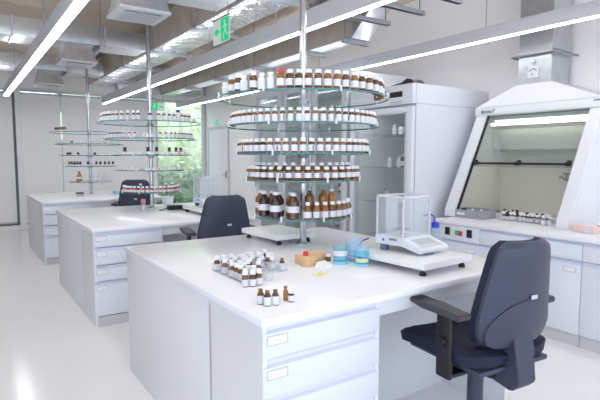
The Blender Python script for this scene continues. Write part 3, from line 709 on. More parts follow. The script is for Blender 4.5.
acrylic_rack('clear acrylic rack full of white-capped vials at the left edge of the nearest bench', c1, rz1, .145, .325, .040, 4, 8)
def rack_pos(c, rz, u, v): return (c[0] + u * math.cos(rz) - v * math.sin(rz), c[1] + u * math.sin(rz) + v * math.cos(rz), c[2] + .0035)
rnd = random.Random(5)
for j in range(8):
    for i in range(4):
        if (j == 0 and i > 1) or rnd.random() < .25: continue
        place(V if (i * 3 + j) % 4 else Vc, '%s vial, %s row from front, %s from left, in larger acrylic rack' % ('amber' if (i * 3 + j) % 4 else 'clear', nth(j + 1), nth(i + 1)), 'vials in the larger acrylic rack', rack_pos(c1, rz1, -.054 + .036 * i + rnd.uniform(-.002, .002), -.139 + .0395 * j + rnd.uniform(-.003, .003)), R(-125 + rnd.uniform(-50, 50)))
c2 = (1.196, 2.055, Zt)
acrylic_rack('smaller clear acrylic rack of vials behind the fuller rack', c2, R(-4), .140, .23, .036, 4, 6)
for j in range(6):
    for i in range(4):
        if (i, j) != (3, 0) and rnd.random() < .42: continue
        k = Vc if (i + j) % 4 else V
        if (i, j) == (3, 0): k = Vo
        place(k, '%s vial, %s row from front, %s from left, in smaller acrylic rack' % ('clear' if k is Vc else 'amber', nth(j + 1), nth(i + 1)), 'vials in the smaller acrylic rack', rack_pos(c2, R(-4), -.051 + .034 * i, -.095 + .038 * j), R(-120 + rnd.uniform(-50, 50)))
for (x, y, src, lab, r_) in (
    (.958, 1.797, V, 'white-capped amber vial standing at left of the trio before the larger rack', 0),
    (.988, 1.787, V, 'white-capped amber vial in the middle of the trio before the larger rack', 0),
    (1.020, 1.792, V, 'white-capped amber vial at right of the trio before the larger rack', 60),
    (.888, 1.548, Vo, 'open amber vial at left of the three near the bench corner', 0),
    (.898, 1.516, Vo, 'open amber vial in front of the three near the bench corner', 70),
    (.928, 1.510, Vo, 'open amber vial at right of the three near the bench corner', 0),
    (.988, 1.535, Vy, 'yellow-brown open vial beside a white one near the bench corner', 0),
    (.996, 1.510, Vb, 'small white-labelled vial beside the yellow-brown one near the bench corner', 0)):
    place(src, lab, 'loose vials on the nearest bench', (x, y, Zt), R(-120 + r_))
# wooden block set
t = thing('wooden_block', 'pale wooden block with a pink topped plug by the nearest pole', 'block', (1.405, 1.975, Zt), R(8))
a = MB(); a.box((0, 0, .025), (.065, .055, .050), .003); a.box((.075, .060, .022), (.17, .060, .044), .003); a.build('block', 'wood', t)
a = MB(); a.lathe([(0, .0525), (.013, .0525), (.013, .070), (.009, .074), (0, .074)], 14, c=(-.008, .010, -.002)); a.build('plug', 'capred', t)['label'] = 'pink red plug'
# folded tissue, yellow paper
a = MB()
a.hexa([(-.042, -.028, 0), (.042, -.03, 0), (.046, .028, 0), (-.036, .032, 0)], [(-.036, -.022, .014), (.032, -.026, .010), (.040, .022, .024), (-.030, .026, .026)])
tag(a.build('folded_tissue', 'tissue', None, (1.452, 1.905, Zt), R(20)), 'crumpled white tissue beside the wooden block', 'tissue')
a = MB(); a.box((0, 0, .0012), (.055, .045, .002)); tag(a.build('sticky_note', 'yellow', None, (1.345, 1.798, Zt), R(25)), 'small yellow paper square in front of the tissue', 'paper')
VS = proto(.014, .036, ch=.012, sh=.6, label=False, cr=.0135, name='vial')
place(VS, 'short brown vial with white cap between tissue and blue beakers', 'short vial', (1.553, 2.005, Zt))
# beakers
def beaker(label, loc, r, h, mat, base, lab=None, cat='beaker', name='glass_beaker'):
    t = thing(name, label, cat, loc, 0)
    lathe_obj('beaker_wall', [(r, .012), (r, h), (r + .002, h + .002), (r - .001, h + .002), (r - .002, h), (r - .002, .014), (0, .014)], mat, t, 28)
    lathe_obj('beaker_base', [(0, 0), (r * .95, 0), (r, .004), (r, .012), (0, .0125)], base, t, 28)
    if lab:
        a = MB(); a.lathe([(r + .0007, lab[0]), (r + .0007, lab[1])], 14, a0=lab[3], a1=lab[4]); a.build('sticker', lab[2], t)
    return t
ph1 = math.degrees(math.atan2(-1.9, -1.58))
beaker('blue glass beaker with a white label, left of the group by the balance slab', (1.566, 1.925, Zt), .037, .084, 'bglass', 'bbase', (.044, .070, 'paper', ph1 - 75, ph1 + 75))
beaker('blue glass beaker with a yellowish label, in front of the taller measuring cup', (1.622, 1.825, Zt), .035, .080, 'bglass', 'bbase', (.022, .040, 'lime', ph1 - 60, ph1 + 60))
beaker('tall pale blue plastic cup behind the two blue beakers', (1.672, 1.945, Zt), .042, .112, 'bclear', 'bclear', None, 'cup', 'measuring_cup')

# weighing slabs
def slab(label, loc, rz, w, d_):
    t = thing('weighing_slab', label, 'slab', loc, rz, 'weighing slabs')
    a = MB(); a.box((0, 0, .047), (w, d_, .032), .003); a.build('slab', 'marble', t)
    for sx in (-1, 1):
        for sy in (-1, 1):
            b = MB(); b.lathe([(0, 0), (.016, 0), (.016, .012), (.010, .016), (.010, .031), (0, .031)], 14, c=(sx * (w / 2 - .035), sy * (d_ / 2 - .035), 0)); b.build('foot', 'black', t)
    return t
slab('white stone slab under the balance on the nearest bench', (1.848, 1.725, Zt), R(3), .365, .48)
slab('bare white stone slab at the rear of the nearest bench', (1.70, 2.735, Zt), R(3), .295, .42)
slab('white stone slab under the balance on the middle bench', (1.985, 4.42, Zt), R(0), .37, .48)
def balance(label, loc, rz, name='analytical_balance'):
    t = thing(name, label, 'balance', loc, rz, 'analytical balances')
    # chamber at the back (+Y), console towards -Y; origin under the chamber centre
    a = MB()
    a.prism([(-.105, .10, .03), (-.105, .10, .075), (-.105, -.085, .075), (-.105, -.095, .068), (-.105, -.185, .040), (-.105, -.195, .028), (-.105, -.185, .012), (-.105, -.07, .035)], (.21, 0, 0))
    a.build('body', 'body', t)
    a = MB(); a.prism([(-.07, -.102, .0668), (-.07, -.155, .0503), (-.07, -.155, .0487), (-.07, -.102, .0652)], (.14, 0, 0)); a.build('display', 'lcd', t)
    a = MB(); a.prism([(-.085, -.160, .0488), (-.085, -.182, .0419), (-.085, -.182, .0403), (-.085, -.160, .0472)], (.17, 0, 0)); a.build('keypad', 'plinth', t)
    for sx in (-1, 1):
        b = MB(); b.box((sx * .088, .05, .017), (.03, .04, .033), .004); b.build('levelling_foot', 'navyfoot', t)
    b = MB(); b.box((0, -.16, .007), (.05, .03, .014), .003); b.build('front_foot', 'navyfoot', t)
    w, zz, h = .10, .076, .198
    a = MB()
    for sx in (-1, 1):
        for yy in (-.08, .092): a.box((sx * w, yy, zz + h / 2), (.008, .008, h))
    for yy in (-.08, .092): a.box((0, yy, zz + h), (2 * w + .008, .008, .010))
    for sx in (-1, 1): a.box((sx * w, .006, zz + h), (.008, .178, .010))
    a.box((.0, .086, zz + h / 2), (.085, .010, h - .01))
    fr_ = a.build('chamber_frame', 'lamp', t)
    a = MB()
    for sx in (-1, 1): a.b2((sx * w - .0015, -.075, zz), (sx * w + .0015, .087, zz + h - .005))
    a.b2((-w + .005, -.0815, zz), (w - .005, -.0785, zz + h - .005)); a.b2((-w + .005, .0925, zz), (w - .005, .0955, zz + h - .005)); a.b2((-w + .005, -.075, zz + h - .003), (w - .005, .087, zz + h))
    a.build('draft_shield', 'acryl', t)
    a = MB(); a.lathe([(.0, zz), (.012, zz), (.008, zz + .01), (.008, zz + .022), (.043, zz + .024), (.045, zz + .028), (0, zz + .028)], 24, c=(0, .01, 0)); a.build('weighing_pan', 'chrome', t)
    a = MB(); a.box((-.1056, -.02, .062), (.001, .05, .012)); a.mi = 1; a.box((-.1056, .045, .054), (.001, .012, .012)); a.build('brand_badge', ['rod', 'capblue'], t)
    return t
balance('analytical balance with glass draft shield on the slab of the nearest bench', (1.872, 1.785, Zt + .0635), R(3))
balance('analytical balance with glass draft shield on the middle bench', (1.985, 4.48, Zt + .0635), R(0))
# wash bottle
t = thing('wash_bottle', 'white squeeze wash bottle with a bright blue cap and spout behind the balance', 'wash bottle', (2.245, 1.90, Zt), R(-35))
lathe_obj('bottle_body', [(0, 0), (.030, 0), (.033, .006), (.033, .10), (.026, .125), (.018, .135), (0, .135)], 'bclear', t, 20)
lathe_obj('cap', [(.019, .128), (.021, .13), (.021, .158), (.012, .164), (0, .164)], 'capblue', t, 18)
a = MB(); a.tube([(0, 0, .16), (-.005, 0, .19), (-.02, 0, .205), (-.045, 0, .207), (-.07, 0, .198)], .004); a.build('spout', 'capblue', t)
# cable behind balance
a = MB(); a.tube([(1.80, 2.02, Zt + .005), (1.74, 2.03, Zt + .03), (1.78, 1.99, Zt + .09), (1.80, 1.97, Zt + .1)], .003)
tag(a.build('power_cable', 'black'), 'thin black cable running from the nearest balance to the bench', 'cable')

# ------------------------------------------------------------------ things on the other benches
t = thing('sample_tube', 'clear glass tube with a pink red cap beside the middle pole', 'tube', (1.50, 4.93, Zt))
lathe_obj('tube_body', [(0, 0), (.024, 0), (.024, .085), (.02, .09), (.022, .004), (0, .004)], 'acryl', t, 16); lathe_obj('cap', [(0, .118), (.023, .118), (.023, .088), (.02, .088)], 'rose', t, 16)
t = thing('power_adapter', 'black power adapter brick lying on the middle bench', 'adapter', (1.815, 4.90, Zt), R(-8))
a = MB(); a.box((0, 0, .022), (.16, .07, .044), .006); a.build('brick', 'black', t)
a = MB(); a.tube([(-.08, 0, .02), (-.12, -.02, .006), (-.17, -.05, .004)], .005); a.tube([(.08, 0, .02), (.11, -.03, .006), (.13, -.05, .005)], .005); a.build('cord', 'black', t)
a = MB(); a.box((0, 0, .012), (.06, .03, .024), .004); a.box((.05, -.03, .010), (.05, .026, .02), .004); a.tube([(-.05, .02, .006), (-.02, 0, .012)], .005); a.tube([(.02, 0, .012), (.05, -.03, .012)], .005)
tag(a.build('cable_plug', 'black', None, (1.885, 4.73, Zt)), 'black plug and cable between adapter and balance on the middle bench', 'plug')
t = thing('tissue_box', 'small white box standing behind the middle pole', 'box', (1.945, 5.48, Zt), R(10))
a = MB(); a.box((0, 0, .04), (.09, .09, .08), .004); a.build('box_body', 'tissue', t)
a = MB(); a.box((0, 0, .086), (.094, .094, .012), .003); a.build('lid', 'cap', t)
t = thing('petri_dish', 'clear dish with a black rim on the farthest bench', 'dish', (1.36, 7.30, Zt))
lathe_obj('dish', [(0, 0), (.05, 0), (.05, .035), (.047, .035), (.047, .004), (0, .004)], 'acryl', t, 20); lathe_obj('lid', [(0, .052), (.053, .052), (.053, .036), (.0, .036)], 'capblack', t, 20)
a = MB(); a.box((0, 0, .02), (.14, .09, .04), .004); a.mi = 1; a.box((0, 0, .0405), (.10, .06, .003))
tag(a.build('wipe_pack', ['bbase', 'tissue'], None, (1.93, 7.50, Zt), R(15)), 'blue and white pack of wipes on the farthest bench', 'pack')

# ------------------------------------------------------------------ things inside and beside the hood
t = thing('plastic_tray', 'grey plastic tray with a white label at the left inside the hood', 'tray', (3.785, 2.77, ZD + .001), R(4))
w, d_, h = .22, .30, .07
a = MB(); a.b2((-w / 2, -d_ / 2, 0), (w / 2, d_ / 2, .004)); a.b2((-w / 2, -d_ / 2, .004), (-w / 2 + .004, d_ / 2, h)); a.b2((w / 2 - .004, -d_ / 2, .004), (w / 2, d_ / 2, h)); a.b2((-w / 2 + .004, -d_ / 2, .004), (w / 2 - .004, -d_ / 2 + .004, h)); a.b2((-w / 2 + .004, d_ / 2 - .004, .004), (w / 2 - .004, d_ / 2, h)); a.build('tray', 'grey', t)
a = MB(); a.b2((-w / 2 - .001, .02, .022), (-w / 2, .10, .045)); a.build('label', 'paper', t)
H1 = proto(.014, .066, ch=.016, sh=.62, l0=.08, l1=.5, name='vial'); H2 = proto(.014, .066, mat='acryl', ch=.016, sh=.62, l0=.08, l1=.5, name='vial'); H3 = proto(.015, .07, mat='darkb', cap='capblack', ch=.018, sh=.6, l0=.05, l1=.45, name='vial')
gt = 'vials in the grey tray'
for i, (u, v) in enumerate(((-.06, .11), (-.06, .075), (-.06, .0), (-.06, -.04), (0, .10), (.01, .02), (.02, -.06))):
    place([H1, H3, H1, H1, H3, H1, H1][i], '%s vial in the grey tray, %s counting from its left front corner' % ('black-capped' if i in (1, 4) else 'white-capped', nth(i + 1)), gt, (3.785 + u, 2.77 + v, ZD + .006), R(180))
def hood_rack(yc, xc, w, d_, label):
    t = thing('vial_tray', label, 'tray', (xc, yc, ZD + .001), 0, 'clear vial trays in the hood')
    a = MB(); a.b2((-d_ / 2, -w / 2, 0), (d_ / 2, w / 2, .003)); a.build('tray_base', 'acryl', t)
    a = MB(); a.b2((-d_ / 2, -w / 2, .003), (-d_ / 2 + .003, w / 2, .034)); a.b2((d_ / 2 - .003, -w / 2, .003), (d_ / 2, w / 2, .034)); a.b2((-d_ / 2 + .003, -w / 2, .003), (d_ / 2 - .003, -w / 2 + .003, .034)); a.b2((-d_ / 2 + .003, w / 2 - .003, .003), (d_ / 2 - .003, w / 2, .034)); a.build('tray_walls', 'acryl', t)
for k, (yc, nc, nm) in enumerate(((2.455, 5, 'left'), (2.285, 4, 'middle'), (2.158, 3, 'right'))):
    w = nc * .033 + .008
    hood_rack(yc, 3.86, w, .145, '%s clear tray of capped vials in the middle of the hood' % nm)
    for i in range(nc):
        for j in range(4):
            if (i * 5 + j * 3 + k) % 7 == 0: continue
            s_ = [H1, H2, H1, H2, H3][(i * 2 + j + k) % 5]
            place(s_, '%s vial, %s row from front, %s from left, in %s clear hood tray' % ({H1: 'amber', H2: 'clear', H3: 'black-capped'}[s_], nth(j + 1), nth(i + 1), nm), 'vials in the %s hood tray' % nm, (3.86 - .052 + .0345 * j, yc + (nc - 1) * .0165 - .033 * i, ZD + .005), R(180))
for i, (x, y) in enumerate(((4.02, 2.62), (4.05, 2.58), (4.02, 2.54), (4.08, 2.56), (4.05, 2.52))):
    place(H1 if i % 2 else H3, '%s vial behind the grey tray, %s from the left' % ('amber' if i % 2 else 'black-capped', nth(i + 1)), 'vials behind the grey tray', (x, y, ZD + .001), R(180))
J1 = proto(.02, .075, mat='acryl', ch=.018, sh=.7, l0=.1, l1=.5, name='sample_jar')
for i, (x, y, z, s_) in enumerate(((3.77, 2.115, 0, J1), (3.775, 2.068, 0, J1), (3.97, 2.235, 0, H3), (3.98, 2.20, 0, H1), (4.02, 2.25, 0, J1))):
    place(s_, ['clear capped jar in front of the red bottle, left of the front pair', 'clear capped jar in front of the red bottle, right of the front pair', 'black-capped vial behind the front pair of clear jars in the hood', 'amber vial behind the front pair of clear jars in the hood', 'clear capped jar at the back next to the red bottle in the hood'][i], 'jars by the red bottle', (x, y, ZD + .001 + z), R(180))
t = thing('squeeze_bottle', 'red squeeze bottle at the right inside the hood', 'bottle', (4.08, 2.115, ZD + .001))
lathe_obj('bottle_body', [(0, 0), (.033, 0), (.035, .005), (.035, .14), (.03, .165), (.016, .18), (0, .18)], 'red', t, 20); lathe_obj('cap', [(0, .215), (.008, .215), (.016, .18), (.017, .176)], 'red', t, 16)
t = thing('hood_tap', 'small steel tap on the back wall of the hood', 'tap', (XW - .031, 2.27, 1.10))
a = MB(); a.tube([(0, 0, 0), (-.06, 0, .0), (-.12, 0, .03), (-.15, 0, .025)], .009); a.build('spout', 'chrome', t)
a = MB(); a.cyl((-.04, 0, 0), (-.04, 0, .05), .008); a.box((-.04, 0, .055), (.02, .06, .014), .004); a.build('lever', 'rod', t)
t = thing('carton', 'pink and white carton on the counter right of the hood', 'carton', (3.66, 1.735, ZD + .001), R(-8))
a = MB(); a.box((0, 0, .026), (.10, .15, .052), .002); a.build('carton_body', 'pink', t)
a = MB(); a.box((-.0505, -.035, .026), (.001, .05, .034)); a.box((0, -.02, .0525), (.06, .07, .001)); a.build('carton_label', 'paper', t)
place(H1, 'amber vial behind the pink carton right of the hood', 'vial beside the carton', (3.75, 1.70, ZD + .001))

# ------------------------------------------------------------------ chairs
def pad(outline, zs, y_front, y_back, nu=14):
    """closed cushion: outline(v)->half width, y functions (u, v)"""
    bm = bmesh.new(); n = len(zs) - 1; F, B = [], []
    for j, (v, z) in enumerate(zs):
        w = outline(v); fr_, bk_ = [], []
        for i in range(nu + 1):
            u = -1 + 2 * i / nu
            fr_.append(bm.verts.new((u * w, y_front(u, v), z))); bk_.append(bm.verts.new((u * w, y_back(u, v), z)))
        F.append(fr_); B.append(bk_)
    for j in range(n):
        for i in range(nu):
            bm.faces.new((F[j][i], F[j][i + 1], F[j + 1][i + 1], F[j + 1][i])); bm.faces.new((B[j][i], B[j + 1][i], B[j + 1][i + 1], B[j][i + 1]))
        for S in (0, nu): bm.faces.new((F[j][S], F[j + 1][S], B[j + 1][S], B[j][S]))
    for j in (0, n):
        for i in range(nu): bm.faces.new((F[j][i], F[j][i + 1], B[j][i + 1], B[j][i]))
    return bm
def corner(v, r0, r1):
    k = 1.
    if v < r0: q = (r0 - v) / r0; k = 1 - .38 * (1 - math.sqrt(max(0, 1 - q * q)))
    if v > 1 - r1: q = (v - 1 + r1) / r1; k = 1 - .30 * (1 - math.sqrt(max(0, 1 - q * q)))
    return k
def make_chair(label):
    t = thing('swivel_chair', label, 'chair', (0, 0, 0), 0, 'swivel chairs at the benches')
    # five-star base and column
    a = MB(); a.lathe([(0, .055), (.035, .055), (.04, .07), (.04, .11), (.03, .125), (0, .125)], 20); hubo = a.build('base_hub', 'black', t)
    for k in range(5):
        an = R(36 + 72 * k); ca, sa_ = math.cos(an), math.sin(an)
        b = MB(); b.hexa([(.03 * ca - .022 * -sa_, .03 * sa_ - .022 * ca, .066), (.29 * ca - .014 * -sa_, .29 * sa_ - .014 * ca, .060), (.29 * ca + .014 * -sa_, .29 * sa_ + .014 * ca, .060), (.03 * ca + .022 * -sa_, .03 * sa_ + .022 * ca, .066)],
                         [(.03 * ca - .022 * -sa_, .03 * sa_ - .022 * ca, .112), (.29 * ca - .014 * -sa_, .29 * sa_ - .014 * ca, .080), (.29 * ca + .014 * -sa_, .29 * sa_ + .014 * ca, .080), (.03 * ca + .022 * -sa_, .03 * sa_ + .022 * ca, .112)])
        lg = b.build('base_leg', 'black', t)
        b = MB()
        for s_ in (-.016, .016): b.cyl((.28 * ca - (s_ - .008) * sa_, .28 * sa_ + (s_ - .008) * ca, .0255), (.28 * ca - (s_ + .008) * sa_, .28 * sa_ + (s_ + .008) * ca, .0255), .025)
        b.cyl((.28 * ca, .28 * sa_, .03), (.28 * ca, .28 * sa_, .065), .008); b.build('caster', 'black', lg)
    a = MB(); a.cyl((0, 0, .12), (0, 0, .30), .026); a.cyl((0, 0, .20), (0, 0, .42), .034); a.build('gas_column', 'shell', t)
    a = MB(); a.box((0, -.03, .425), (.16, .24, .05), .01); a.cyl((.08, .02, .40), (.25, .04, .39), .006); a.build('mechanism', 'black', t)
    # seat
    zs = []
    b = bmesh.new(); n = 18; rows = []
    def seat_w(v): return .242 * corner(v, .22, .18)
    for j in range(n + 1):
        v = j / n; y = -.205 + .47 * v
        top, bot = [], []
        for i in range(15):
            u = -1 + 2 * i / 14; e = max(abs(u) ** 6, abs(2 * v - 1) ** 8)
            drop = .035 * max(0, (v - .72) / .28) ** 2
            dish = .012 * (u * u)
            top.append(b.verts.new((u * seat_w(v), y, .538 + dish - drop - .022 * e))); bot.append(b.verts.new((u * seat_w(v) * .97, y * .98, .470 - drop * .6 + .012 * e)))
        rows.append((top, bot))
    for j in range(n):
        A, B = rows[j], rows[j + 1]
        for i in range(14):
            b.faces.new((A[0][i], A[0][i + 1], B[0][i + 1], B[0][i])); b.faces.new((A[1][i], B[1][i], B[1][i + 1], A[1][i + 1]))
        for i in (0, 14): b.faces.new((A[0][i], B[0][i], B[1][i], A[1][i]))
    for j in (0, n):
        for i in range(14): b.faces.new((rows[j][0][i], rows[j][0][i + 1], rows[j][1][i + 1], rows[j][1][i]))
    mb = MB(); mb.bm.free(); mb.bm = b; so = mb.build('seat_cushion', 'navy', t, smooth=50)
    mb = MB(); mb.box((0, .0, .460), (.40, .40, .022), .008); mb.build('seat_shell', 'shell', t)
    # backrest: cushion in front of a moulded shell
    def bw(v):
        base = .205 if v < .30 else .205 - (.205 - .142) * ((v - .30) / .70) ** 1.15
        return base * corner(v, .30, .12)
    n = 20; zz = [(j / n, .548 + .424 * j / n) for j in range(n + 1)]
    lean = lambda v: -.215 - .055 * max(0, v - .25) + .03 * (max(0, .3 - v) / .3) ** 2
    curv = lambda u: .045 * u * u
    e = lambda u, v: max(abs(u) ** 8, abs(2 * v - 1) ** 10)
    bm = pad(lambda v: bw(v) * 1.0, zz, lambda u, v: lean(v) + curv(u) + .045 - .016 * e(u, v), lambda u, v: lean(v) + curv(u) + .0)
    mb = MB(); mb.bm.free(); mb.bm = bm; mb.build('back_cushion', 'navy', t, smooth=50)
    bm = pad(lambda v: bw(v) * .985, [(v, z) for v, z in zz], lambda u, v: lean(v) + curv(u) - .0005, lambda u, v: lean(v) + curv(u) - .026 + .010 * e(u, v) )
    mb = MB(); mb.bm.free(); mb.bm = bm; sh = mb.build('back_shell', 'shell', t, smooth=25)
    cw = lambda v: max(.004, bw(v * .46) * .965 * math.sqrt(max(0, 1 - v ** 2.2)))
    zc_ = [(k / 12, .552 + .424 * .46 * k / 12) for k in range(13)]
    bm = pad(cw, zc_, lambda u, v: lean(v * .46) + .045 * (u * cw(v) / .2) ** 2 - .02, lambda u, v: lean(v * .46) + .045 * (u * cw(v) / .2) ** 2 - .0305)
    mb = MB(); mb.bm.free(); mb.bm = bm; mb.build('lower_cover', 'shell', t, smooth=25)
    mb = MB(); mb.box((.012, -.262, .755), (.034, .004, .016), .001); mb.build('back_badge', 'plinth', t)
    # J bar
    mb = MB()
    mb.prism([(-.055, -.190, .64), (-.055, -.222, .64), (-.055, -.238, .54), (-.055, -.255, .41), (-.055, -.22, .375), (-.055, -.05, .405), (-.055, -.05, .435), (-.055, -.15, .44), (-.055, -.185, .50)], (.11, 0, 0))
    bmesh.ops.bevel(mb.bm, geom=list(mb.bm.edges), offset=.006, segments=2, affect='EDGES')
    mb.build('back_bar', 'shell', t)
    for sx in (-1, 1):
        mb = MB(); mb.box((sx * .252, -.065, .550), (.024, .075, .27), .008); mb.box((sx * .19, -.065, .428), (.14, .07, .016), .004); ao = mb.build('arm_post', 'black', t)
        mb = MB(); mb.cyl((sx * .262, -.065, .565), (sx * .286, -.065, .565), .022); mb.build('arm_knob', 'black', ao)
        mb = MB()
        mb.prism([(sx * .250 - .036, -.165, .672), (sx * .250 - .036, -.165, .696), (sx * .250 - .036, -.02, .705), (sx * .250 - .036, .105, .706), (sx * .250 - .036, .122, .698), (sx * .250 - .036, .112, .686), (sx * .250 - .036, .03, .676)], (.072, 0, 0))
        bmesh.ops.bevel(mb.bm, geom=list(mb.bm.edges), offset=.005, segments=2, affect='EDGES')
        mb.build('armrest', 'arm', t)
    return t
ch = make_chair('dark swivel chair pulled out from the front of the nearest bench')
ch.location = (1.815, 1.295, .01); ch.rotation_euler.z = R(-6)
c = copy_tree(ch, 'dark swivel chair between the nearest and the middle bench'); c.location = (1.735, 3.70, 0); c.rotation_euler.z = R(-10); c.scale = (1.03, 1.03, 1.035)
c = copy_tree(ch, 'dark swivel chair between the middle and the farthest bench'); c.location = (1.85, 6.24, 0); c.rotation_euler.z = R(-28); c.scale = (1.05, 1.05, 1.06)

# ------------------------------------------------------------------ ceiling lamps
for (x, y0, y1, h, w, lab) in ((.675, .4, 9.1, .13, .066, 'left'), (2.225, .4, 9.5, .14, .042, 'middle'), (3.64, .4, 9.6, .11, .040, 'right')):
    z = 2.25
    t = thing('linear_lamp', '%s of the three long suspended linear lamps' % {'left': 'leftmost', 'middle': 'middle', 'right': 'rightmost'}[lab], 'lamp', (x, 0, z), 0, 'long suspended linear lamps')
    a = MB(); a.b2((-w / 2 - .003, y0, .006), (w / 2 + .003, y1, h - .02), .002); a.b2((-w / 2 - .003, y0, h - .02), (-w / 2, y1, h)); a.b2((w / 2, y0, h - .02), (w / 2 + .003, y1, h)); a.build('housing', 'lamp', t)
    a = MB(); a.b2((-w / 2, y0 + .01, 0), (w / 2, y1 - .01, .006)); a.build('diffuser', 'lampg', t)
    a = MB(); a.b2((-w / 2 + .004, y0 + .02, h - .019), (w / 2 - .004, y1 - .02, h - .016)); a.build('upfill_strip', 'upfill', t)  # glowing strip added on the unseen lamp top to lift the ceiling
    for yy in ((3.6, 4.9, 7.5) if lab == 'middle' else (2.6, 4.9, 7.5)):
        a = MB(); a.cyl((0, yy, h - .019), (0, yy, (2.572 if lab == 'middle' else ZC - .001) - z), .004, seg=8); a.build('suspension_rod', 'rod', t)
# ------------------------------------------------------------------ ducts
def rods(t, pts, z0):
    for (x, y) in pts:
        b = MB(); b.cyl((x, y, z0), (x, y, ZC - .002), .006, seg=8); b.build('hanger_rod', 'rod', t)
def channel(t, x0, x1, y, z):
    b = MB(); b.b2((x0, y - .02, z - .04), (x1, y + .02, z - .002), .002); b.b2((x0 - .002, y - .028, z - .04), (x1 + .002, y + .028, z - .036)); return b.build('strut_channel', 'strut', t)
t = thing('main_duct', 'large foil-wrapped duct running the length of the room above the middle lamp', 'duct', (0, 0, 0))
b = MB(); b.b2((2.07, 3.0, 2.62), (2.47, 9.9, 2.97), .01); bm = b.bm
o = b.build('duct', ['tan', 'foil'], t)
for p in o.data.polygons:
    if p.normal.z < -.5: p.material_index = 1  # underside gets brighter foil, its lit look painted by facing
for yy in (3.6, 4.9, 6.2, 7.5, 8.8):
    b = MB(); b.b2((2.06, yy - .03, 2.612), (2.48, yy + .03, 2.98)); b.build('tape_band', 'foil', t)
    rods(t, ((2.03, yy), (2.51, yy)), 2.60); channel(t, 1.995, 2.55, yy, 2.612)
def branch(y, lab, x0=-3.0, x1=1.985, dep=.42, zb=2.60, zt=2.80):
    t = thing('branch_duct', 'galvanised cross duct feeding the %s square ceiling vent' % lab, 'duct', (0, 0, 0), 0, 'galvanised cross ducts')
    b = MB(); b.b2((x0, y, zb), (x1, y + dep, zt), .004); b.build('duct', 'galv', t)
    for xx in (-1.2, -.2, .55, 1.5):
        b = MB(); b.b2((xx - .012, y - .012, zb - .012), (xx + .012, y + dep + .012, zt + .012)); b.build('joint_flange', 'strut', t)
    rods(t, ((-.7, y - .03), (.40, y - .03), (1.45, y - .03)), zb - .03)
    for xx in (-.7, .40, 1.45):
        b = MB(); b.b2((xx - .02, y - .05, zb - .05), (xx + .02, y + dep + .05, zb - .013)); b.build('strut_channel', 'strut', t)
    t = thing('air_diffuser', 'square ceiling air vent with tapered neck, %s of three' % lab, 'vent', (1.215, y + .19, -.022), 0, 'square air vents')
    b = MB(); b.hexa([(-.185, -.185, 2.43), (.185, -.185, 2.43), (.185, .185, 2.43), (-.185, .185, 2.43)], [(-.14, -.14, zb + .02), (.14, -.14, zb + .02), (.14, .14, zb + .02), (-.14, .14, zb + .02)]); b.build('plenum', 'galv', t)
    b = MB(); b.box((0, 0, 2.418), (.39, .39, .022), .004); b.build('face_frame', 'lamp', t)
    b = MB(); b.b2((-.14, -.14, 2.400), (.14, .14, 2.4065)); b.build('grille_opening', 'dark', t)
    b = MB()
    for k in range(9): b.box((0, -.128 + .032 * k, 2.398), (.28, .015, .003), rot=None)
    b.b2((-.145, -.145, 2.396), (-.14, .145, 2.407)); b.b2((.14, -.145, 2.396), (.145, .145, 2.407)); b.build('slats', 'lamp', t)
branch(3.80, 'nearest'); branch(6.23, 'middle'); branch(8.40, 'farthest')
# beam across
m = MB(); m.b2((-4, 6.9, 2.86), (XW, 7.2, ZC)); struct(m.build('trim_6', 'ceil'), 'concrete beam across the ceiling', 'beam')
# box duct near the exit sign, bluish light put into its colour
t = thing('duct_box', 'sheet metal duct box toned with bluish light, hanging beside the nearest vent', 'duct', (0, 0, 0))
b = MB(); b.b2((1.50, 3.98, 2.60), (1.712, 4.26, 2.80), .004) if False else b.b2((1.42, 3.28, 2.58), (1.65, 3.72, 2.76), .004); b.build('box', 'bluish', t)
rods(t, ((1.60, 3.5),), 2.76)
# right-hand duct with channels
t = thing('side_duct', 'galvanised duct on channel hangers between the middle and right lamps', 'duct', (0, 0, 0))
b = MB(); b.b2((3.34, 3.95, 2.50), (3.575, 9.7, 2.78), .008); o = b.build('duct', ['tan', 'galv'], t)
for p in o.data.polygons:
    if p.normal.z < -.5: p.material_index = 1  # light underside against beige-toned sides, painted in by facing
b = MB(); b.hexa([(3.34, 3.948, 2.50), (3.575, 3.948, 2.50), (3.575, 3.948, 2.78), (3.34, 3.948, 2.78)][::1], [(3.34, 3.65, 2.74), (3.575, 3.65, 2.74), (3.575, 3.65, 3.0), (3.34, 3.65, 3.0)]); b.build('duct_end', 'galv', t)
for yy in (4.02, 4.75, 5.9, 7.1, 8.3):
    channel(t, 3.29, 3.62, yy, 2.498); rods(t, ((3.31, yy), (3.60, yy)), 2.47)
t = thing('cable_tray', 'steel channel rack hanging above the nearest bench to the right', 'rack', (0, 0, 0))
for yy in (2.75, 3.15, 3.58): channel(t, 2.60, 3.50, yy, 2.60); rods(t, ((2.64, yy), (3.45, yy)), 2.60)
b = MB(); b.b2((2.66, 2.5, 2.601), (2.92, 3.75, 2.66), .003); b.build('tray', 'galv', t)
# small cross ducts far right
t = thing('far_duct', 'pale cross duct high near the far wall', 'duct', (0, 0, 0))
b = MB(); b.b2((2.55, 9.72, 2.55), (4.2, 9.95, 2.8), .006); b.build('duct', 'galv', t); rods(t, ((2.9, 9.71), (3.9, 9.71)), 2.56)

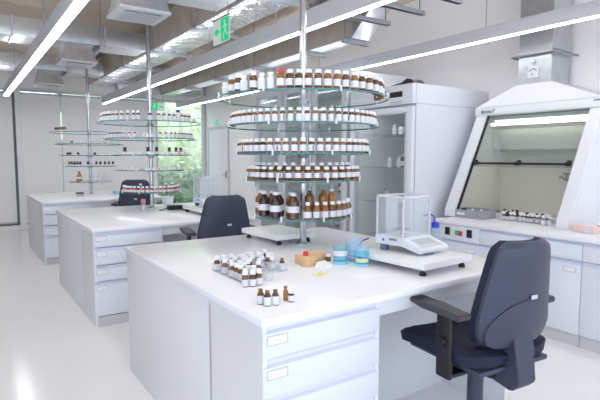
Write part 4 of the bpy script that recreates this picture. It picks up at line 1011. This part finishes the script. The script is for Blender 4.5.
# ------------------------------------------------------------------ exit signs
def running_man(b, s, flip=1):
    """pictogram strokes in the X-Z plane, unit size s"""
    def st(p, q, w):
        p, q = Vector(p), Vector(q); d = (q - p).normalized(); n_ = Vector((-d.y, d.x)) * w / 2
        b.quad([(flip * s * k.x, 0, s * k.y) for k in (p + n_, q + n_, q - n_, p - n_)])
    for k in range(10):
        a0, a1 = 2 * math.pi * k / 10, 2 * math.pi * (k + 1) / 10
        f = b.bm.faces.new([b.bm.verts.new((flip * s * (x), 0, s * z)) for x, z in ((-.02, .34), (-.02 + .075 * math.cos(a0), .34 + .075 * math.sin(a0)), (-.02 + .075 * math.cos(a1), .34 + .075 * math.sin(a1)))]); f.material_index = b.mi
    st((0, .25), (.05, -.02), .13); st((0, .22), (-.18, .10), .055); st((.02, .22), (.20, .14), .055); st((.03, 0), (-.13, -.14), .075); st((-.13, -.14), (-.10, -.36), .065); st((.06, -.02), (.14, -.18), .075); st((.14, -.18), (.30, -.24), .065)
def exit_sign(label, loc, rz, w, h, flip, rods_=None):
    """faces local -Y"""
    t = thing('exit_sign', label, 'sign', loc, rz, 'green exit signs')
    a = MB(); a.box((0, .004, 0), (w, .006, h), .001); a.build('sign_panel', 'whiteglow', t)
    b = MB(); q = h
    def rect(x0, x1, z0, z1): b.quad([(flip * x0 * w, 0, z0 * h), (flip * x1 * w, 0, z0 * h), (flip * x1 * w, 0, z1 * h), (flip * x0 * w, 0, z1 * h)])
    rect(.0, .48, -.47, .47)
    x0, x1 = -.44, -.06
    b.quad([(flip * (-.20) * w, 0, .07 * h), (flip * x1 * w, 0, .07 * h), (flip * x1 * w, 0, -.07 * h), (flip * (-.20) * w, 0, -.07 * h)])
    f = b.bm.faces.new([b.bm.verts.new(p) for p in ((flip * x0 * w, 0, 0), (flip * -.20 * w, 0, .20 * h), (flip * -.20 * w, 0, -.20 * h))])
    b2 = MB(); running_man(b2, h * .98, flip)
    b.build('arrow_and_door', 'greenglow', t, (0, -.0005, 0), smooth=0)
    o = b2.build('running_figure', 'whiteglow', t, (flip * .25 * w, -.0012, -.02 * h), smooth=0)
    if rods_:
        c = MB(); c.cyl((-w * .4, .004, h / 2), (-w * .4, .004, rods_), .003, seg=8); c.cyl((w * .4, .004, h / 2), (w * .4, .004, rods_), .003, seg=8); c.box((0, .004, h / 2 + .006), (w, .016, .014)); c.build('hanger', 'rod', t)
    return t
exit_sign('hanging green exit sign with left arrow between two lamps', (1.93, 4.02, 2.385), R(-90), .32, .205, 1, 2.599 - 2.385)
exit_sign('small green exit sign with right arrow at the far wall', (3.05, 9.0, 2.21), 0, .25, .145, -1, ZC - 2.212)
exit_sign('small green exit sign above the far door', (XW - .012, 9.52, 2.0), R(-90), .22, .12, 1)

for p_ in PROTO:
    for c_ in kids(p_): bpy.data.objects.remove(c_)
    bpy.data.objects.remove(p_)

# ------------------------------------------------------------------ camera, light, view
cam = bpy.data.cameras.new('camera'); co = bpy.data.objects.new('camera', cam); COL.objects.link(co)
co.location = (0, 0, 1.30); co.rotation_euler = (R(90 - 4.935), 0, R(-34.458))
cam.sensor_width = 36; cam.lens = 36 * 498 / 600; cam.clip_start = .05
scn.camera = co
w = bpy.data.worlds.new('daylight'); scn.world = w; w.use_nodes = True
w.node_tree.nodes['Background'].inputs['Color'].default_value = (.82, .91, 1.06, 1)
w.node_tree.nodes['Background'].inputs['Strength'].default_value = 2.2
scn.view_settings.view_transform = 'Standard'; scn.view_settings.look = 'None'
scn.view_settings.exposure = .19; scn.view_settings.gamma = 1
scn.cycles.max_bounces = 10; scn.cycles.transparent_max_bounces = 24
